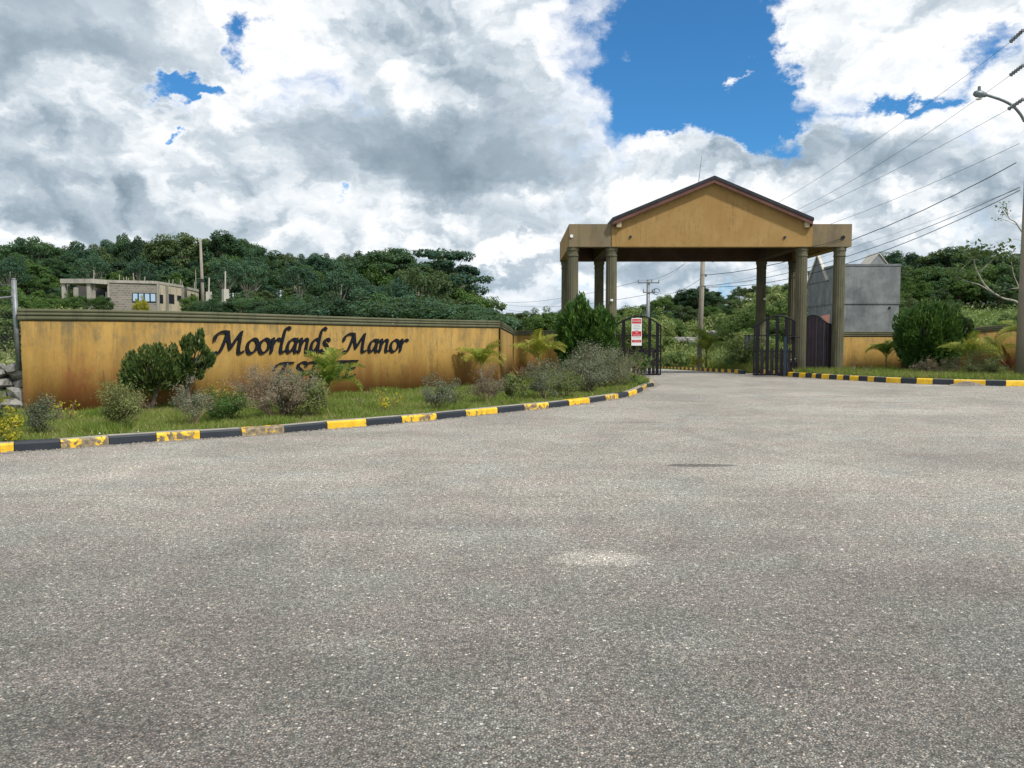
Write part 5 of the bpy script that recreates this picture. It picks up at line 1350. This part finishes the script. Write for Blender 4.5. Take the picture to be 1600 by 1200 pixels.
# palms
def frond_mesh(seed, L=1., n=30, m=None, arch=1.15):
    rg = random.Random(seed); ang0 = math.radians(68); pts = []; p = Vector((0, 0, 0)); K = 14
    for i in range(K+1):
        pts.append(p.copy()); a = ang0 - math.radians(105*arch)*(i/K)**1.3; p = p + Vector((math.cos(a), 0, math.sin(a)))*L/K
    mb = MB(); mb.tube(pts, [.011*L*(1-.8*i/K) for i in range(K+1)], 3, False); tri = []
    for i in range(n):
        t = .16 + .84*i/(n-1); f = t*K; j = min(K-1, int(f)); q = pts[j].lerp(pts[j+1], f-j); d = (pts[j+1]-pts[j]).normalized()
        up = Vector((0, 1, 0)).cross(d).normalized(); up = -up if up.z < 0 else up
        ll = L*.34*math.sin(PI*min(1, .18+.80*t))**.7*rg.uniform(.85, 1.1)
        for s in (-1, 1):
            dr = (Vector((0, s, 0))*.80 + d*.55 + up*.60).normalized(); w = up.cross(dr).normalized()*L*.011
            a = q; b_ = q + dr*ll*.5 + Vector((0, 0, .02*L)); c_ = q + dr*ll*.95 - Vector((0, 0, ll*(.05+.25*rg.random())))
            k = len(mb.v); mb.v += [a-w*.4, a+w*.4, b_+w, b_-w, c_]; mb.f += [(k, k+1, k+2, k+3), (k+3, k+2, k+4)]
    me = mb.mesh('frond'); me.materials.append(m); return me
FR = {}
for key, mm in (('g', M_PALM), ('y', M_PALMY)): FR[key] = [frond_mesh(40+i, 1., 30, mm, a) for i, a in enumerate((.55, .75, .95, 1.15))]
def palm(px, base, crown_py, size_px, key, label, nf=9, z=.128, Y=None, crown_dx=0, azs=None):
    p = on(px, base, z) if Y is None else Vector((at(px, 532, Y).x, Y, z)); Y = p.y
    root = empty('palm', p, 0, label, 'palm'); hc = z_at(crown_py, Y)-z; L = 1.12*size_px/FPX*Y
    cx = crown_dx/FPX*Y; t = MB()
    t.tube([(0, 0, -.03), (cx*.4, 0, hc*.5), (cx, 0, hc)], [.05, .04, .028], 7)
    for a in (.5, 2.6, 4.4): t.tube([(.04*math.cos(a), .04*math.sin(a), -.02), (cx*.6+.03*math.cos(a), .03*math.sin(a), hc*.8)], [.025, .015], 5)
    t.build('stem', M_OLIVESTEM, root, True)
    for i in range(nf):
        o = link('frond', FR[key][(i*7+int(px)) % 4], root); a = 2*PI*i/nf + random.uniform(-.3, .3)
        if azs: a = math.radians(azs[i % len(azs)] + random.uniform(-8, 8))
        o.location = (cx, 0, hc*random.uniform(.86, 1.)); o.rotation_euler = (random.uniform(-.15, .15), random.uniform(-.35, .45), a)
        s = L*random.uniform(.75, 1.1); o.scale = (s, s, s)
    return root
M_OLIVESTEM = plain('palm_stem', (.16, .15, .06), .6, var=.3)
def bromeliad(px, base, H_px, label, n=13, z=.128, flip=1):
    p = on(px, base, z); L = H_px/FPX*p.y; root = empty('bromeliad', p, 0, label, 'plant')
    for i in range(n):
        a = 2*PI*i*.382 + .3; el = math.radians(random.uniform(38, 82)); ln = L*random.uniform(.85, 1.25); mb = MB(); K = 7; q = Vector((0, 0, 0)); row = []
        for j in range(K+1):
            t = j/K; w = L*.085*(math.sin(PI*min(1, .15+.85*t)) if t < 1 else .02)+.002; e = el - .5*t*t
            row.append((q.copy(), w)); q = q + Vector((math.cos(e), 0, math.sin(e)))*ln/K
        for q_, w in row: mb.v += [q_+Vector((0, -w, w*.5)), q_, q_+Vector((0, w, w*.5))]
        for j in range(K):
            b = 3*j; mb.f += [(b, b+1, b+4, b+3), (b+1, b+2, b+5, b+4)]
        o = mb.build('leaf', M_BROM, root); o.rotation_euler = (0, 0, a)
    return root

BED = .128
shrub(2, 672, 640, 52, M_TWIG, M_YELLEAF, 420, .07, 'yellow-leaved shrub at the far left below the dry stone wall', stems=9)
shrub(8, 690, 658, 40, M_TWIG, M_YELLEAF, 260, .055, 'small yellow plant nearest the kerb at the far left edge', stems=7)
shrub(-60, 690, 600, 110, M_TWIG, M_OLIVELEAF, 1500, .07, 'olive shrub cut by the left edge of the picture', stems=8)
palm(-8, 662, 644, 40, 'y', 'low yellow palm fronds spreading in front of the dry stone wall', nf=9)
shrub(60, 678, 622, 50, M_TWIG, M_GREYLEAF, 2600, .032, 'wispy grey-green shrub at the near end of the ochre wall', stems=14, spread=.05)
shrub(103, 657, 618, 50, M_TWIGP, M_YELLEAF, 90, .06, 'dry stalks with a few yellow flowers in front of the red stain', stems=9, depth=2)
shrub(192, 670, 602, 62, M_TWIG, M_OLIVELEAF, 5200, .036, 'bushy grey-green shrub left of the leaning juniper', stems=22, spread=.06)
shrub(208, 660, 612, 50, M_TWIGP, M_PINKLEAF, 500, .03, 'dry twigs tangled behind the shrub left of the leaning juniper', stems=10)
lj = on(236, 641, BED); s_px = lj.y/FPX
juniper('juniper', lj + Vector((0, 0, 0)), 100*s_px, 100*s_px, 11000, M_JUND, 'dense dark juniper leaning on a bare trunk in front of the long wall', 3, 62, trunk=(.22, 0, 0), zlo=.24, lsize=.07, skew=(.3, 0))
lj.x += .06
rj = on(298, 640, BED)
juniper('juniper', rj + Vector((-.1, .25, 0)), 128*s_px, 74*s_px, 6200, M_JUND, 'taller sparse brownish juniper half behind the dense one, touching the first letter', 8, 44, trunk=(-.15, 0, 0), zlo=.24, lsize=.085, skew=(.25, 0))
MB_ = on(285, 652, BED)
lit = np_mesh('leaf_litter', np.array([(MB_.x-.1+.95*math.cos(t)*RNG.uniform(.8, 1.1), MB_.y+.35+.45*math.sin(t), .133) for t in np.linspace(0, 2*PI, 26)[:-1]]), [list(range(25))]) 
o = link('bare_soil', lit, None, M_MULCH); o['kind'] = 'structure'
shrub(303, 664, 596, 56, M_TWIGP, M_GREYLEAF, 2400, .034, 'grey see-through shrub between the juniper and the round green one', stems=13)
shrub(353, 657, 612, 62, M_TWIG, M_GREENLEAF, 4200, .042, 'round dark green shrub below the first letters', stems=16, spread=.07)
shrub(352, 640, 600, 70, M_TWIGP, M_YELLEAF, 380, .05, 'dry yellow-flowered plant behind the round green shrub', stems=12)
shrub(430, 652, 576, 118, M_TWIGP, M_PINKLEAF, 8200, .034, 'large pinkish dry shrub hiding the start of the second line of lettering', stems=26, spread=.06)
shrub(446, 650, 578, 100, M_TWIGP, M_GREYLEAF, 6000, .036, 'grey-green top of the twin shrub beside the large pinkish one', stems=16, spread=.06)
shrub(487, 652, 598, 58, M_TWIG, M_OLIVELEAF, 2600, .046, 'olive shrub with yellowish tips under the first palm', stems=12)
palm(505, 641, 603, 60, 'g', 'green palm arching across the second line of lettering', nf=19, crown_dx=8)
bark_ring = None
shrub(604, 643, 612, 40, M_TWIG, M_YELLEAF, 210, .05, 'small low shrub with bright yellow leaves on bare stems below the word Manor', stems=9, depth=2, spread=.05)
shrub(552, 634, 622, 40, M_TWIGP, M_PINKLEAF, 60, .03, 'few dry sticks lying in the grass right of the first palm', stems=5, depth=2)
shrub(682, 640, 588, 66, M_TWIG, M_GREYLEAF, 2700, .040, 'loose grey-green shrub right of the small yellow one', stems=14)
shrub(715, 634, 600, 44, M_TWIG, M_OLIVELEAF, 900, .045, 'small thin olive shrub between two grey shrubs', stems=9)
palm(752, 606, 572, 48, 'y', 'yellow palm in front of the corner of the long wall', nf=14)
shrub(763, 630, 571, 54, M_TWIGP, M_PINKLEAF, 3000, .036, 'pinkish-grey shrub in front of the yellow palm', stems=16)
shrub(798, 627, 586, 46, M_TWIG, M_OLIVELEAF, 2300, .055, 'yellowish green shrub beside the red bromeliad', stems=12)
bromeliad(812, 602, 30, 'red bromeliad low beside the return of the wall')
palm(842, 598, 560, 50, 'y', 'second yellow palm, near the dark conifer', nf=13)
shrub(852, 623, 565, 64, M_TWIG, M_GREYLEAF, 3000, .044, 'grey-green shrub left of the dark conifer, with a bare stem', stems=16)
shrub(882, 620, 574, 56, M_TWIG, M_OLIVELEAF, 2300, .05, 'olive-brown shrub in front of the dark conifer', stems=13)
shrub(918, 612, 541, 100, M_TWIG, M_GREYLEAF, 8200, .050, 'widest silvery grey-green shrub in front of the dark conifer', stems=30, spread=.08)
shrub(962, 604, 550, 84, M_TWIGP, M_OLIVELEAF, 4600, .050, 'dense pinkish olive shrub at the end of the bed by the gate', stems=22, spread=.08)
shrub(940, 606, 545, 70, M_TWIG, M_GREYLEAF, 4000, .050, 'grey shrub between the widest shrub and the last one of the bed', stems=18, spread=.08)
shrub(1002, 592, 552, 34, M_TWIG, M_GREENLEAF, 260, .12, 'yellow-green sapling right in front of the left gate leaf', stems=6, depth=2)
shrub(985, 602, 582, 44, M_TWIG, M_GREENLEAF, 1400, .06, 'low bright green plant at the corner of the kerb', stems=9, depth=2)
cY = 30.5
juniper('conifer', (at(914, 532, cY).x, cY, BED), z_at(462, cY)-BED, 100/FPX*cY, 24000, M_JUN, 'dense dark pointed conifer in front of the left canopy columns', 21, 110, zlo=.02, lsize=.15)
# right bed
rY = 33.2
juniper('round_juniper', (at(1449, 532, rY).x, rY, BED), z_at(471, rY)-BED, 104/FPX*rY, 30000, M_JUN, 'big round dark green juniper in front of the right wall', 33, 130, zlo=.02, lsize=.14)
juniper('round_juniper', (at(1500, 532, rY+.6).x, rY+.6, BED), z_at(492, rY)-BED, 52/FPX*rY, 9000, M_JUND, 'smaller round juniper grown into the right side of the big round one', 35, 50, zlo=.25, lsize=.12)
palm(1384, 583, 556, 38, 'g', 'small drooping palm left of the big round juniper', nf=11)
shrub(1344, 588, 560, 44, M_TWIGP, M_OLIVELEAF, 300, .05, 'thin weeds with pale flowers against the right wall', stems=10, depth=2)
shrub(1410, 585, 565, 20, M_TWIGP, M_BROM, 220, .06, 'small red-leaved plant at the left foot of the round juniper', stems=6, depth=2)
shrub(1444, 590, 562, 46, M_TWIG, M_PINKLEAF, 1500, .055, 'low brownish shrub in front of the round juniper', stems=12)
shrub(1482, 590, 560, 50, M_TWIGP, M_PINKLEAF, 1700, .05, 'dry brown shrub at the right foot of the round juniper', stems=12)
palm(1514, 590, 560, 46, 'y', 'bright yellow palm right of the big round juniper', nf=13)
palm(1548, 586, 556, 44, 'y', 'second yellow palm behind the round grey shrub', nf=8)
shrub(1530, 592, 547, 74, M_TWIG, M_OLIVELEAF, 6000, .045, 'round grey-olive shrub in front of the yellow palms', stems=24, spread=.07)
bromeliad(1578, 588, 46, 'dark red bromeliad beside the big right pole')
palm(1612, 590, 525, 62, 'g', 'tall green palm cut by the right edge of the picture', nf=12)
# inside the gate
palm(1104, 572, 552, 44, 'g', 'dark green palm in the verge seen through the open gate', nf=12, Y=43, z=.15)
shrub(1094, 572, 556, 34, M_TWIG, M_YELLEAF, 260, .12, 'small yellow plant at the foot of the verge pole', Y=42.5, z=.15, stems=8, depth=2)
shrub(1060, 574, 552, 50, M_TWIG, M_GREENLEAF, 1600, .11, 'green shrub by the inner kerb seen through the open gate', Y=46, z=.0, stems=12)
shrub(1164, 576, 540, 60, M_TWIG, M_GREENLEAF, 2400, .10, 'dark green shrub left of the right gate leaf, under the sign back', Y=40, z=.15, stems=12)
# white petals and pale litter on the grass
P = in_poly(150, bedL, (-11, 4.5, 8, 26)); pebbles('fallen_petals', [(x, y, .15) for x, y in P], .016, M_WHITE)
